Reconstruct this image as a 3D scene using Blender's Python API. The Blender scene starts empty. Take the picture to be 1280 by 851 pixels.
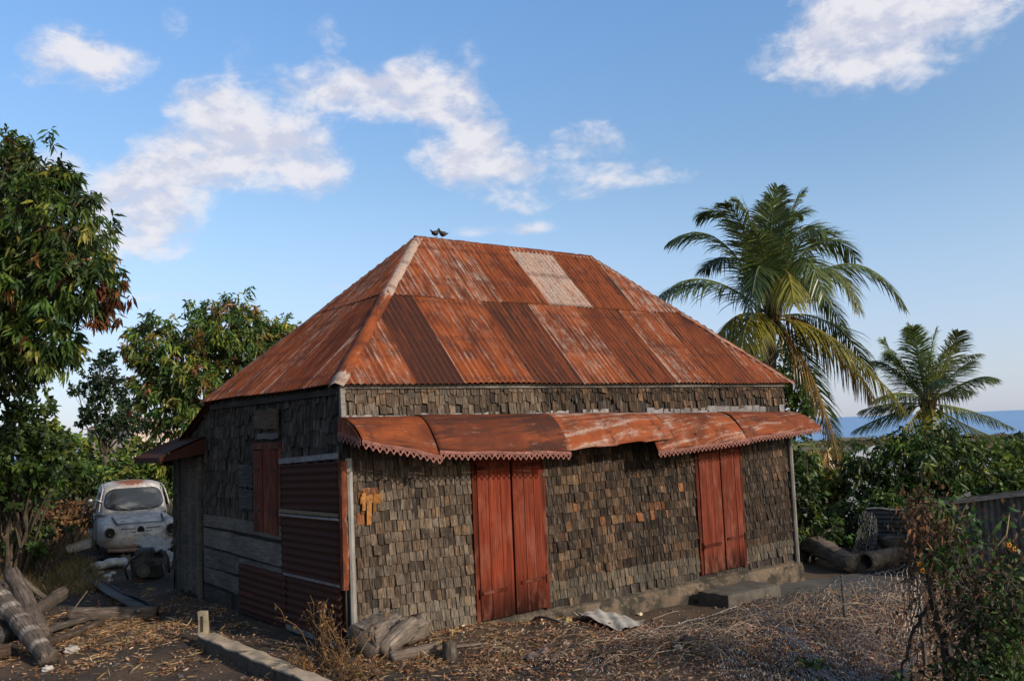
import bpy, math, random
import numpy as np
from mathutils import Vector, Matrix
random.seed(7)
rng = np.random.default_rng(11)
R_ = math.radians
scene = bpy.context.scene
COL = scene.collection

# ------------------------------------------------------------------ camera
# The house stands with its near corner at the origin, its front wall along +X, its side wall along +Y.
F_PX, PW, PH = 1143.1, 1280.0, 851.0
CAM = np.array([-4.27, -8.326, 2.078])
YAW, PITCH, ROLL = .66, .0971, -.0406
fw = np.array([math.sin(YAW)*math.cos(PITCH), math.cos(YAW)*math.cos(PITCH), math.sin(PITCH)])
_r = np.array([math.cos(YAW), -math.sin(YAW), 0.0]); _u = np.cross(_r, fw)
CR = _r*math.cos(ROLL) + _u*math.sin(ROLL); CU = -_r*math.sin(ROLL) + _u*math.cos(ROLL)
cam_d = bpy.data.cameras.new('camera'); cam = bpy.data.objects.new('camera', cam_d); COL.objects.link(cam)
M = Matrix(((CR[0], CU[0], -fw[0], CAM[0]), (CR[1], CU[1], -fw[1], CAM[1]), (CR[2], CU[2], -fw[2], CAM[2]), (0, 0, 0, 1)))
cam.matrix_world = M
cam_d.sensor_width = 36; cam_d.lens = 36*F_PX/PW
cam_d.clip_start = .1; cam_d.clip_end = 90000
scene.camera = cam
scene.render.resolution_x = 1024; scene.render.resolution_y = 680

def sight(x, y):            # survey direction from the photographer's spot, used to measure where things stand
    return fw + CR*(x-640)/F_PX - CU*(y-425.5)/F_PX
def pz(x, y, z=0.0):
    d = sight(x, y); return CAM + d*(z-CAM[2])/d[2]
def pd(x, y, D):
    return CAM + sight(x, y)*D

# ------------------------------------------------------------------ sun, sky, exposure
SUN_EL, SUN_AZ = R_(25), R_(180-16)           # azimuth clockwise from +Y
sdir = Vector((math.sin(SUN_AZ)*math.cos(SUN_EL), math.cos(SUN_AZ)*math.cos(SUN_EL), math.sin(SUN_EL)))
sl = bpy.data.lights.new('sun', 'SUN'); sl.energy = 4.7; sl.angle = R_(.6); sl.color = (1, .89, .75)
so = bpy.data.objects.new('sun', sl); COL.objects.link(so)
so.rotation_euler = sdir.to_track_quat('Z', 'Y').to_euler()
scene.view_settings.view_transform = 'Standard'; scene.view_settings.look = 'None'
scene.view_settings.exposure = 0.0; scene.view_settings.gamma = 1
scene.view_settings.use_curve_mapping = False
scene.cycles.max_bounces = 6; scene.cycles.transparent_max_bounces = 8
scene.cycles.sample_clamp_indirect = 4

def node(nt, kind, props=None, **ins):
    n = nt.nodes.new('ShaderNode'+kind)
    for k, v in (props or {}).items(): setattr(n, k, v)
    for k, v in ins.items():
        k2 = int(k[1:]) if k[0] == '_' else k.replace('_', ' ')
        s = n.inputs[k2]
        if isinstance(v, bpy.types.NodeSocket): nt.links.new(v, s)
        else: s.default_value = v
    return n
def math_(nt, op, a, b=None, c=None, clamp=False):
    n = nt.nodes.new('ShaderNodeMath'); n.operation = op; n.use_clamp = clamp
    for i, v in enumerate((a, b, c)):
        if v is None: continue
        if isinstance(v, bpy.types.NodeSocket): nt.links.new(v, n.inputs[i])
        else: n.inputs[i].default_value = v
    return n.outputs[0]
def vmath(nt, op, a, b=None):
    n = nt.nodes.new('ShaderNodeVectorMath'); n.operation = op
    for i, v in enumerate((a, b)):
        if v is None: continue
        if isinstance(v, bpy.types.NodeSocket): nt.links.new(v, n.inputs[i])
        else: n.inputs[i].default_value = v
    return n
def mixc(nt, f, a, b, mode='MIX'):
    n = nt.nodes.new('ShaderNodeMix'); n.data_type = 'RGBA'; n.blend_type = mode
    for i, v in ((0, f), (6, a), (7, b)):
        if isinstance(v, bpy.types.NodeSocket): nt.links.new(v, n.inputs[i])
        else: n.inputs[i].default_value = (*v, 1) if isinstance(v, tuple) and len(v) == 3 else v
    return n.outputs[2]
def ramp(nt, f, a, b, lo=0.0, hi=1.0):      # smoothstep
    n = nt.nodes.new('ShaderNodeMapRange'); n.interpolation_type = 'SMOOTHSTEP'
    nt.links.new(f, n.inputs[0])
    n.inputs[1].default_value = a; n.inputs[2].default_value = b; n.inputs[3].default_value = lo; n.inputs[4].default_value = hi
    return n.outputs[0]
def noise(nt, vec, scale, detail=4, rough=.55, dist=0.0):
    n = nt.nodes.new('ShaderNodeTexNoise'); n.inputs['Scale'].default_value = scale; n.inputs['Detail'].default_value = detail
    n.inputs['Roughness'].default_value = rough; n.inputs['Distortion'].default_value = dist
    if vec is not None: nt.links.new(vec, n.inputs['Vector'])
    return n.outputs['Fac']
def stretch(nt, vec, s):
    return vmath(nt, 'MULTIPLY', vec, s).outputs[0]

world = bpy.data.worlds.new('World'); scene.world = world; world.use_nodes = True
nt = world.node_tree; nt.nodes.clear()
sky = node(nt, 'TexSky', dict(sky_type='NISHITA', sun_disc=False, sun_elevation=SUN_EL, sun_rotation=SUN_AZ,
           altitude=60, air_density=1.0, dust_density=.6, ozone_density=1.6))
tc = node(nt, 'TexCoord').outputs['Generated']
sep = node(nt, 'SeparateXYZ', Vector=tc)
el = math_(nt, 'ARCSINE', sep.outputs[2]); az = math_(nt, 'ARCTAN2', sep.outputs[0], sep.outputs[1])
comb = node(nt, 'CombineXYZ', X=az, Y=el, Z=0.0).outputs[0]
# cumulus banks: azimuth / elevation of each puff (surveyed), angular radii and thickness
puffs = [(300,165,90,52,1.),(355,205,75,40,.9),(270,125,50,28,.8),(185,250,70,55,1.),(150,275,50,55,.8),(225,215,60,35,.7),(425,110,65,27,.9),(490,118,70,30,1.),
 (550,130,62,32,1.),(585,170,50,32,.85),(605,200,60,30,.9),(655,210,30,20,.75),(575,205,45,22,.6),(745,205,62,38,.62),(735,172,50,18,.5),(800,220,55,18,.35),(650,246,55,16,.55),
 (630,281,80,12,.5),(95,75,48,38,.85),(125,62,55,20,.5),(205,20,30,22,.4),(405,50,28,30,.5),(300,70,22,18,.45),(60,195,28,26,.6),
 (215,374,45,9,.6),(410,358,45,9,.45),(560,72,45,22,.4),(1120,45,105,52,1.05),(1075,20,65,35,.9),(1195,8,75,22,.8),(1060,70,75,25,.6),(860,225,40,12,.3),
 (1900,120,150,50,1.),(2300,60,140,60,1.),(-500,150,160,60,1.),(-900,60,150,60,1.)]
tot = None
wob = node(nt, 'TexNoise', None, Vector=comb, Scale=9.0, Detail=3.0)
wv = vmath(nt, 'MULTIPLY', vmath(nt, 'SUBTRACT', wob.outputs['Color'], (.5, .5, .5)).outputs[0], (.09, .045, 0)).outputs[0]
cw = vmath(nt, 'ADD', comb, wv).outputs[0]
for (x, y, rx, ry, k) in puffs:
    d = sight(x, y); d = d/np.linalg.norm(d)
    a0, e0 = math.atan2(d[0], d[1]), math.asin(d[2])
    v = vmath(nt, 'MULTIPLY', vmath(nt, 'SUBTRACT', cw, (a0, e0, 0)).outputs[0], (F_PX/rx*math.cos(e0), F_PX/ry, 0)).outputs[0]
    l = vmath(nt, 'LENGTH', v).outputs['Value']
    g = ramp(nt, l, 0.0, 1.75, k, 0.0)
    tot = g if tot is None else math_(nt, 'ADD', tot, g)
tot = math_(nt, 'MINIMUM', tot, 1.25)
fb = noise(nt, stretch(nt, comb, (1, 1.7, 1)), 17, 8, .6, .25)
fine = noise(nt, stretch(nt, comb, (1, 1.5, 1)), 60, 5, .6, .3)
dens = math_(nt, 'ADD', tot, math_(nt, 'MULTIPLY', math_(nt, 'SUBTRACT', fb, .5), 2.7))
dens = math_(nt, 'ADD', dens, math_(nt, 'MULTIPLY', math_(nt, 'SUBTRACT', fine, .5), .9))
dens = math_(nt, 'MULTIPLY', dens, ramp(nt, tot, .04, .45))
mask = ramp(nt, dens, .10, 1.40)
mask = math_(nt, 'MULTIPLY', mask, .95)
fb2 = noise(nt, stretch(nt, vmath(nt, 'ADD', comb, (.012, .018, 0)).outputs[0], (1, 1.7, 1)), 17, 4, .6, .25)
lit = ramp(nt, math_(nt, 'SUBTRACT', fb, fb2), -.12, .12)
ccol = mixc(nt, lit, (.64, .66, .78), (.84, .83, .88))
skyc = mixc(nt, 1.0, sky.outputs[0], (.15, .15, .15), 'MULTIPLY')
tone1 = mixc(nt, ramp(nt, el, 0.0, .26), (.86, .89, 1.12), (1.02, 1.10, 1.16)); tone1 = mixc(nt, ramp(nt, el, .22, .50), tone1, (1.04, 1.30, 1.50))
sd_ = vmath(nt, 'DOT_PRODUCT', tc, tuple(sdir)).outputs['Value']
tone1 = mixc(nt, ramp(nt, sd_, -.15, .75), tone1, (1.75, 1.50, 1.18))
SKYMUL = mixc(nt, 1.0, skyc, tone1, 'MULTIPLY')
haze_f = ramp(nt, el, -.02, .30, .55, 0.0)
SKYMUL = mixc(nt, haze_f, SKYMUL, (.58, .66, .84))
fin = mixc(nt, mask, SKYMUL, ccol)
# keep the Background inside the daylight range: colour is divided by the strength it is multiplied with
fin = vmath(nt, 'SCALE', fin).outputs[0]; fin.node.inputs['Scale'].default_value = 1/.15
bg = node(nt, 'Background', None, Color=fin, Strength=.15)
out = node(nt, 'OutputWorld', None, Surface=bg.outputs[0])

# ------------------------------------------------------------------ tags and mesh helpers
def tag(o, label, cat, group=None, kind=None):
    if label: o['label'] = label
    if cat: o['category'] = cat
    if group: o['group'] = group
    if kind: o['kind'] = kind
    return o
def thing(name, label, cat, loc=(0, 0, 0), rz=0.0, group=None):
    o = bpy.data.objects.new(name, None); COL.objects.link(o); o.empty_display_size = .2
    o.location = tuple(loc); o.rotation_euler = (0, 0, rz)
    return tag(o, label, cat, group)
class MB:
    """collects vertices, faces and a per-vertex tint (rgb + random) and uvs; builds ONE mesh"""
    def __init__(s): s.V = []; s.F = []; s.C = []; s.U = []; s.n = 0
    def add(s, V, F, c=(1, 1, 1), rnd=None, uv=None):
        V = np.asarray(V, float); k = len(V)
        if rnd is None: rnd = random.random()
        c = np.asarray(c, float)
        if c.ndim == 1: c = np.tile(np.append(c[:3], rnd), (k, 1))
        elif c.shape[1] == 3: c = np.concatenate([c, np.full((k, 1), rnd)], 1)
        s.V.append(V); s.C.append(c); s.U.append(np.zeros((k, 3)) if uv is None else np.asarray(uv, float))
        if isinstance(F, np.ndarray): s.F.extend((F+s.n).tolist())
        else: s.F.extend([[i+s.n for i in f] for f in F])
        s.n += k
    def box(s, o, a, b, c, col=(1, 1, 1), jit=0.0, rnd=None):
        """box from corner o with edge vectors a,b,c (right-handed)"""
        o, a, b, c = (np.asarray(q, float) for q in (o, a, b, c))
        V = np.array([o, o+a, o+a+b, o+b, o+c, o+a+c, o+a+b+c, o+b+c])
        if jit: V = V + rng.normal(0, jit, V.shape)
        if np.dot(np.cross(a, b), c) < 0: F = [[0,1,2,3],[4,7,6,5],[0,4,5,1],[1,5,6,2],[2,6,7,3],[3,7,4,0]]
        else: F = [[0,3,2,1],[4,5,6,7],[0,1,5,4],[1,2,6,5],[2,3,7,6],[3,0,4,7]]
        s.add(V, F, col, rnd)
    def tube(s, pts, rad, seg=8, col=(1, 1, 1), cap=True, noise_=0.0, sq=None, rnd=None, up=(0, 0, 1), groove=None):
        pts = [np.asarray(p, float) for p in pts]; n = len(pts)
        rad = [rad]*n if np.isscalar(rad) else list(rad)
        V = []; U = []; L = 0.0
        prev = None
        for i, p in enumerate(pts):
            t = pts[min(i+1, n-1)] - pts[max(i-1, 0)]; t = t/(np.linalg.norm(t)+1e-9)
            if prev is None:
                ref = np.asarray(up, float)
                if abs(t@ref) > .92: ref = np.array([1., 0, 0])
                x = np.cross(t, ref)
            else: x = prev - t*(prev@t)
            x = x/np.linalg.norm(x); prev = x; y = np.cross(t, x)
            if i: L += np.linalg.norm(p-pts[i-1])
            for k in range(seg):
                a = 2*math.pi*(k+.5)/seg; ca, sa = math.cos(a), math.sin(a)
                if sq:
                    q = (abs(ca)**5+abs(sa)**5)**(-1/5); ca, sa = ca*q*sq[0], sa*q*sq[1]
                rr = rad[i]*(1+(rng.normal(0, noise_) if noise_ else 0))*(groove[k] if groove is not None else 1)
                V.append(p + (x*ca + y*sa)*rr); U.append((k/seg, L, 0))
        F = [[i*seg+k, i*seg+(k+1) % seg, (i+1)*seg+(k+1) % seg, (i+1)*seg+k] for i in range(n-1) for k in range(seg)]
        if cap: F += [list(range(seg))[::-1], [(n-1)*seg+k for k in range(seg)]]
        s.add(V, F, col, rnd, U)
    def grid(s, P, col=(1, 1, 1), uv=None, rnd=None, flip=False):
        """P: (n,m,3) array"""
        n, m = P.shape[:2]
        i = np.arange(n-1)[:, None]*m + np.arange(m-1)[None, :]
        i = i.ravel()
        F = np.stack([i, i+m, i+m+1, i+1], 1) if not flip else np.stack([i, i+1, i+m+1, i+m], 1)
        c = col if not (isinstance(col, np.ndarray) and col.ndim == 3) else col.reshape(-1, col.shape[2])
        s.add(P.reshape(-1, 3), F, c, rnd, None if uv is None else uv.reshape(-1, 3))
    def sphere(s, c, r, seg=10, rings=7, col=(1, 1, 1), noise_=0.0, rnd=None):
        r = np.asarray([r]*3 if np.isscalar(r) else r, float); V = [np.array([0, 0, 1.])]
        for i in range(1, rings):
            th = math.pi*i/rings
            for k in range(seg):
                a = 2*math.pi*k/seg; V.append(np.array([math.sin(th)*math.cos(a), math.sin(th)*math.sin(a), math.cos(th)]))
        V.append(np.array([0, 0, -1.])); V = np.array(V)
        if noise_: V = V*(1+rng.normal(0, noise_, (len(V), 1)))
        F = [[0, 1+k, 1+(k+1) % seg] for k in range(seg)]
        for i in range(rings-2):
            for k in range(seg):
                a = 1+i*seg+k; b = 1+i*seg+(k+1) % seg; F.append([a, a+seg, b+seg, b])
        e = len(V)-1; b0 = 1+(rings-2)*seg
        F += [[e, b0+(k+1) % seg, b0+k] for k in range(seg)]
        s.add(V*r+np.asarray(c, float), F, col, rnd)
    def build(s, name, mat, parent=None, smooth=False, origin=None, kind=None):
        V = np.concatenate(s.V); C = np.concatenate(s.C); U = np.concatenate(s.U)
        if origin is not None: V = V - np.asarray(origin, float)
        me = bpy.data.meshes.new(name)
        me.from_pydata(V.tolist(), [], s.F)
        a = me.attributes.new('tint', 'FLOAT_COLOR', 'POINT'); a.data.foreach_set('color', C.astype(np.float32).ravel())
        u = me.attributes.new('uvs', 'FLOAT_VECTOR', 'POINT'); u.data.foreach_set('vector', U.astype(np.float32).ravel())
        if smooth: me.polygons.foreach_set('use_smooth', [True]*len(me.polygons))
        me.materials.append(mat); me.update()
        o = bpy.data.objects.new(name, me); COL.objects.link(o)
        if parent is not None: o.parent = parent
        if origin is not None: o.location = tuple(origin)
        if kind: o['kind'] = kind
        return o
def copy_tree(o, parent=None):
    c = o.copy(); COL.objects.link(c)
    if parent is not None: c.parent = parent
    for ch in list(o.children): copy_tree(ch, c)
    return c

# ------------------------------------------------------------------ materials
def new_mat(name):
    m = bpy.data.materials.new(name); m.use_nodes = True; nt = m.node_tree; nt.nodes.clear()
    return m, nt
def finish(nt, col, rough=.9, bump=None, bstr=.4, bdist=.01, metal=0.0, spec=.3, trans=None, k=.76):
    if k != 1:
        if isinstance(col, tuple): col = tuple(q*k for q in col)
        else:
            sc_ = vmath(nt, 'SCALE', col); sc_.inputs['Scale'].default_value = k; col = sc_.outputs[0]
    b = node(nt, 'BsdfPrincipled')
    for k, v in (('Base Color', col), ('Roughness', rough), ('Metallic', metal), ('Specular IOR Level', spec)):
        if isinstance(v, bpy.types.NodeSocket): nt.links.new(v, b.inputs[k])
        else: b.inputs[k].default_value = (*v, 1) if isinstance(v, tuple) else v
    if bump is not None:
        n = node(nt, 'Bump', None, Strength=bstr, Distance=bdist, Height=bump); nt.links.new(n.outputs[0], b.inputs['Normal'])
    o = node(nt, 'OutputMaterial'); sh = b.outputs[0]
    if trans:
        t = node(nt, 'BsdfTranslucent', None, Color=col); mx = node(nt, 'MixShader', None, Fac=trans)
        nt.links.new(sh, mx.inputs[1]); nt.links.new(t.outputs[0], mx.inputs[2]); sh = mx.outputs[0]
    nt.links.new(sh, o.inputs[0])
def tint_of(nt):
    a = node(nt, 'Attribute', dict(attribute_name='tint')); return a.outputs['Color'], a.outputs['Alpha']
def shifted(nt, alpha, base='Object'):
    t = node(nt, 'TexCoord').outputs[base]
    c = node(nt, 'CombineXYZ', X=math_(nt, 'MULTIPLY', alpha, 37.0), Y=math_(nt, 'MULTIPLY', alpha, 61.0), Z=math_(nt, 'MULTIPLY', alpha, 23.0)).outputs[0]
    return t, vmath(nt, 'ADD', t, c).outputs[0]

def wood_mat(name, st=(70, 70, 5), lo=.45, hi=1.45, weather=(.30, .27, .24), wamt=.25, rough=.92, bd=.006):
    m, nt = new_mat(name); c, a = tint_of(nt); t, v = shifted(nt, a)
    g = noise(nt, stretch(nt, v, st), 1, 5, .65, .4)
    big = noise(nt, t, 2.3, 4, .6)
    f = ramp(nt, g, .25, .75, lo, hi)
    f = math_(nt, 'MULTIPLY', f, ramp(nt, big, .3, .7, .72, 1.2))
    col = vmath(nt, 'SCALE', c); nt.links.new(f, col.inputs['Scale'])
    w = math_(nt, 'MULTIPLY', ramp(nt, noise(nt, stretch(nt, v, tuple(q*.5 for q in st)), 1, 3), .5, .8), wamt)
    col = mixc(nt, w, col.outputs[0], weather)
    finish(nt, col, rough, g, .6, bd)
    return m
def leaf_mat(name, trans=.28, rough=.48, spec=.35):
    m, nt = new_mat(name); c, a = tint_of(nt)
    t = node(nt, 'TexCoord').outputs['Object']
    n = noise(nt, t, 1.3, 3); f = ramp(nt, n, .3, .7, .75, 1.25)
    col = vmath(nt, 'SCALE', c); nt.links.new(f, col.inputs['Scale'])
    finish(nt, col.outputs[0], rough, None, spec=spec, trans=trans)
    return m
def plain_mat(name, rough=.8, nscale=6, lo=.7, hi=1.25, dirt=None, dirt_a=.5, dirt_b=.7, metal=0.0, spec=.3, bd=.004):
    m, nt = new_mat(name); c, a = tint_of(nt); t, v = shifted(nt, a)
    n = noise(nt, v, nscale, 6, .62); f = ramp(nt, n, .25, .75, lo, hi)
    col = vmath(nt, 'SCALE', c); nt.links.new(f, col.inputs['Scale']); col = col.outputs[0]
    if dirt:
        d = ramp(nt, noise(nt, v, nscale*.45, 7, .68, .6), dirt_a, dirt_b)
        col = mixc(nt, d, col, dirt)
    finish(nt, col, rough, noise(nt, v, nscale*5, 5), .5, bd, metal, spec)
    return m

def log_mat(name):
    m, nt = new_mat(name); c, a = tint_of(nt)
    u = node(nt, 'Attribute', dict(attribute_name='uvs')).outputs['Vector']
    off = node(nt, 'CombineXYZ', X=math_(nt, 'MULTIPLY', a, 31.0), Y=math_(nt, 'MULTIPLY', a, 17.0), Z=0.0).outputs[0]
    v = vmath(nt, 'ADD', u, off).outputs[0]
    g = noise(nt, stretch(nt, v, (34, 2.6, 1)), 1, 6, .72, .3); b = noise(nt, stretch(nt, v, (7, 5, 1)), 1, 6, .68)
    col = vmath(nt, 'SCALE', c); nt.links.new(math_(nt, 'MULTIPLY', ramp(nt, g, .30, .70, .28, 1.6), ramp(nt, b, .3, .7, .65, 1.3)), col.inputs['Scale'])
    col = mixc(nt, ramp(nt, b, .56, .72, 0, .55), col.outputs[0], (.36, .29, .23))
    col = mixc(nt, ramp(nt, noise(nt, stretch(nt, v, (20, 1.4, 1)), 1, 4), .62, .72, 0, .8), col, (.035, .026, .02))
    finish(nt, col, .95, g, .8, .012)
    return m
LOGM = log_mat('cracked_log')
SHINGLE = wood_mat('weathered_shingle', (75, 75, 6), .30, 1.65, (.34, .30, .26), .34)
BARKY = wood_mat('dry_log_wood', (14, 14, 14), .45, 1.45, (.40, .33, .27), .3, bd=.02)
BOARD = wood_mat('grey_board', (8, 5, 60), .55, 1.35, (.30, .27, .25), .25)
BARK = plain_mat('bark', .95, 9, .55, 1.4, bd=.02)
LEAF = leaf_mat('leaf', .36)
DRYLEAF = leaf_mat('dry_leaf', .15, .8, .15)
PALMLEAF = leaf_mat('palm_leaf', .30, .38, .5)

def red_paint(name):
    m, nt = new_mat(name); c, a = tint_of(nt); t, v = shifted(nt, a)
    sx = noise(nt, stretch(nt, v, (55, 55, 1.6)), 1, 5, .65)
    fade = noise(nt, stretch(nt, v, (6, 6, 2.2)), 1, 5, .6)
    col = vmath(nt, 'SCALE', c); nt.links.new(ramp(nt, sx, .28, .72, .45, 1.45), col.inputs['Scale']); col = col.outputs[0]
    col = mixc(nt, math_(nt, 'MULTIPLY', ramp(nt, fade, .46, .70), .55), col, (.26, .090, .058))
    worn = math_(nt, 'MULTIPLY', ramp(nt, noise(nt, stretch(nt, v, (38, 38, 1.1)), 1, 6, .7), .56, .70), ramp(nt, fade, .35, .62))
    col = mixc(nt, math_(nt, 'MULTIPLY', worn, .9), col, (.07, .042, .032))
    finish(nt, col, .85, sx, .35, .004, spec=.12)
    return m
RED = red_paint('faded_red_paint')

def rust_sheet(name, corr=True):
    """tint: r = how bare/pale, g = how dark, b = how orange; uvs = (across, along slope) in metres"""
    m, nt = new_mat(name); c, a = tint_of(nt)
    s = node(nt, 'SeparateColor', None, Color=c)
    pale, dark, orng = s.outputs[0], s.outputs[1], s.outputs[2]
    u = node(nt, 'Attribute', dict(attribute_name='uvs')).outputs['Vector']
    off = node(nt, 'CombineXYZ', X=math_(nt, 'MULTIPLY', a, 31.0), Y=math_(nt, 'MULTIPLY', a, 17.0), Z=0.0).outputs[0]
    v = vmath(nt, 'ADD', u, off).outputs[0]
    blot = noise(nt, stretch(nt, v, (3.2, 1.6, 1)), 1, 7, .66, .5)
    strk = noise(nt, stretch(nt, v, (14, .8, 1)), 1, 6, .75, .15)
    strk2 = noise(nt, stretch(nt, vmath(nt, 'ADD', v, (7.3, 2.1, 0)).outputs[0], (30, .9, 1)), 1, 6, .72, .3)
    spk = noise(nt, stretch(nt, u, (46, 22, 1)), 1, 4, .75)
    mid = noise(nt, stretch(nt, v, (13, 4.5, 1)), 1, 8, .78)
    base = mixc(nt, ramp(nt, blot, .36, .64), (.105, .026, .011), (.29, .070, .019))
    base = mixc(nt, ramp(nt, math_(nt, 'ADD', math_(nt, 'MULTIPLY', mid, .6), math_(nt, 'MULTIPLY', orng, .45)),   .56, .82), base, (.50, .150, .034))
    dk = math_(nt, 'ADD', math_(nt, 'MULTIPLY', math_(nt, 'SUBTRACT', strk, .5), 2.0), math_(nt, 'ADD', math_(nt, 'MULTIPLY', math_(nt, 'SUBTRACT', blot, .5), 1.8), dark))
    base = mixc(nt, math_(nt, 'MULTIPLY', ramp(nt, dk, .10, .62), .93), base, (.040, .015, .011))
    pl = math_(nt, 'ADD', math_(nt, 'MULTIPLY', math_(nt, 'SUBTRACT', mid, .5), 1.9), math_(nt, 'ADD', math_(nt, 'MULTIPLY', math_(nt, 'SUBTRACT', strk2, .5), 2.6), pale))
    pm = ramp(nt, pl, .16, .85)
    pm = math_(nt, 'MULTIPLY', pm, ramp(nt, spk, .30, .58, .25, 1.0))
    base = mixc(nt, math_(nt, 'MULTIPLY', pm, .80), base, (.50, .42, .36))
    base = mixc(nt, ramp(nt, spk, .55, .72, 0, .7), base, (.105, .030, .016))
    yy_ = node(nt, 'SeparateXYZ', Vector=u).outputs[1]
    band = ramp(nt, math_(nt, 'SINE', math_(nt, 'ADD', math_(nt, 'MULTIPLY', yy_, 9.2), math_(nt, 'MULTIPLY', a, 3.0))), .86, 1.0)
    base = mixc(nt, math_(nt, 'MULTIPLY', band, ramp(nt, spk, .40, .62, 0, .8)), base, (.075, .024, .014))
    finish(nt, base, .85, mid, .3, .004, spec=.2)
    return m
RUST = rust_sheet('rusted_tin')
# ------------------------------------------------------------------ ground, sea
def sstep(a, b, x):
    t = np.clip((x-a)/(b-a), 0, 1); return t*t*(3-2*t)
def wav(x, y, s, k):
    return np.sin(x*s+k)*np.cos(y*s*1.13-k*1.7)+.5*np.sin(x*s*2.3-y*s*1.9+k*2.1)
def ground_h(x, y):
    x = np.asarray(x, float); y = np.asarray(y, float)
    h = -.24*sstep(1.2, 4.2, x)*sstep(9., -1, y) - .14*sstep(5.5, 9.5, x)
    h = h + .32*np.exp(-(((x-4.6)/2.4)**2+((y+3.0)/.9)**2)) + .12*np.exp(-(((x-1.9)/1.3)**2+((y+2.6)/.7)**2))
    h = h + .05*np.exp(-(((x-.4)/.9)**2+((y+.7)/.5)**2))
    h = h + .10*sstep(-2.5, -7, y)
    s = x*.88+y*.47
    near = sstep(11, 45, s)*3.2 + sstep(40, 260, s)*17 + sstep(200, 2900, s)*40.5
    h = h - near
    lft = sstep(9, 40, y-1.1*x)*1.6
    h = h + lft*sstep(60, 10, s)
    rr = np.hypot(x, y)
    h = h + .022*wav(x, y, 1.9, .6)*sstep(30, 5, rr) + .010*wav(x, y, 6.1, 2.2)*sstep(20, 5, rr)
    h = h + .4*wav(x, y, .06, 1.2)*sstep(20, 90, rr) + 3.0*wav(x, y, .008, .4)*sstep(150, 700, rr)*sstep(3400, 2400, s)
    h = np.where(s > 2950, np.minimum(h, -60.7-.02*(s-2950)), h)
    return h
def gz(x, y): return float(ground_h(x, y))
def on_ground(px, py, z0=-.1):
    z = z0
    for _ in range(8):
        p = pz(px, py, z); z = gz(p[0], p[1])
    return np.array([p[0], p[1], z])

# one sheet: fine near the yard, widening rings out to the coast
c0 = np.array([2.0, 0.0])
rad = np.concatenate([[0.0], np.linspace(.12, 12, 100), np.geomspace(12.3, 4200, 90)])
ang = np.linspace(0, 2*math.pi, 221)
RR, AA = np.meshgrid(rad, ang, indexing='ij')
X = c0[0]+RR*np.cos(AA); Y = c0[1]+RR*np.sin(AA)
mb = MB(); mb.grid(np.stack([X, Y, ground_h(X, Y)], 2))
m, nt = new_mat('volcanic_soil')
t = node(nt, 'TexCoord').outputs['Object']
n1 = noise(nt, t, .9, 6, .6); n2 = noise(nt, t, 9, 6, .7); n3 = noise(nt, t, 60, 3, .6)
near = mixc(nt, ramp(nt, n1, .35, .62), (.040, .034, .030), (.105, .070, .048))
near = mixc(nt, ramp(nt, n2, .50, .72, 0, .7), near, (.15, .10, .070))
near = mixc(nt, ramp(nt, n3, .58, .72, 0, .6), near, (.15, .13, .115))
sp = node(nt, 'SeparateXYZ', Vector=t)
sdist = math_(nt, 'ADD', math_(nt, 'MULTIPLY', sp.outputs[0], .88), math_(nt, 'MULTIPLY', sp.outputs[1], .47))
f1 = noise(nt, t, .02, 8, .68); f2 = noise(nt, t, .0035, 6, .65)
far = mixc(nt, ramp(nt, f1, .40, .62), (.23, .175, .095), (.10, .10, .042))
far = mixc(nt, ramp(nt, f2, .45, .65), far, (.20, .150, .085))
far = mixc(nt, ramp(nt, noise(nt, t, .12, 4, .6), .52, .66, 0, .8), far, (.030, .045, .018))
lft = math_(nt, 'SUBTRACT', sp.outputs[1], math_(nt, 'MULTIPLY', sp.outputs[0], 1.1))
mid = mixc(nt, ramp(nt, noise(nt, t, .7, 6, .6), .4, .65), (.07, .068, .025), (.13, .085, .04))
col = mixc(nt, ramp(nt, lft, 8, 12), near, mid)
col = mixc(nt, ramp(nt, sdist, 10, 30), col, far)
finish(nt, col, .95, n2, .6, .03, spec=.15)
g = mb.build('ground', m, smooth=True); g['kind'] = 'structure'

m, nt = new_mat('sea_water')
t = node(nt, 'TexCoord').outputs['Object']
w = noise(nt, stretch(nt, t, (1, 1, 1)), .02, 5, .6)
finish(nt, mixc(nt, ramp(nt, noise(nt, t, .0006, 4), .35, .65), (.16, .29, .48), (.18, .31, .50)), .55, w, .5, 3, spec=.3, k=1)
mb = MB(); mb.add([(-20000, -20000, -60), (60000, -20000, -60), (60000, 60000, -60), (-20000, 60000, -60)], [[0, 1, 2, 3]])
# sea: a ring that begins off the coast, so it never passes under the yard
mb = MB(); ra = np.array([2500., 5000, 12000, 30000, 70000]); an = np.linspace(R_(-70), R_(120), 40)
A2, R2 = np.meshgrid(an, ra, indexing='ij'); mb.grid(np.stack([R2*np.cos(A2), R2*np.sin(A2), np.full_like(A2, -60)], 2), flip=True)
o = mb.build('sea', m); o['kind'] = 'structure'

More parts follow.
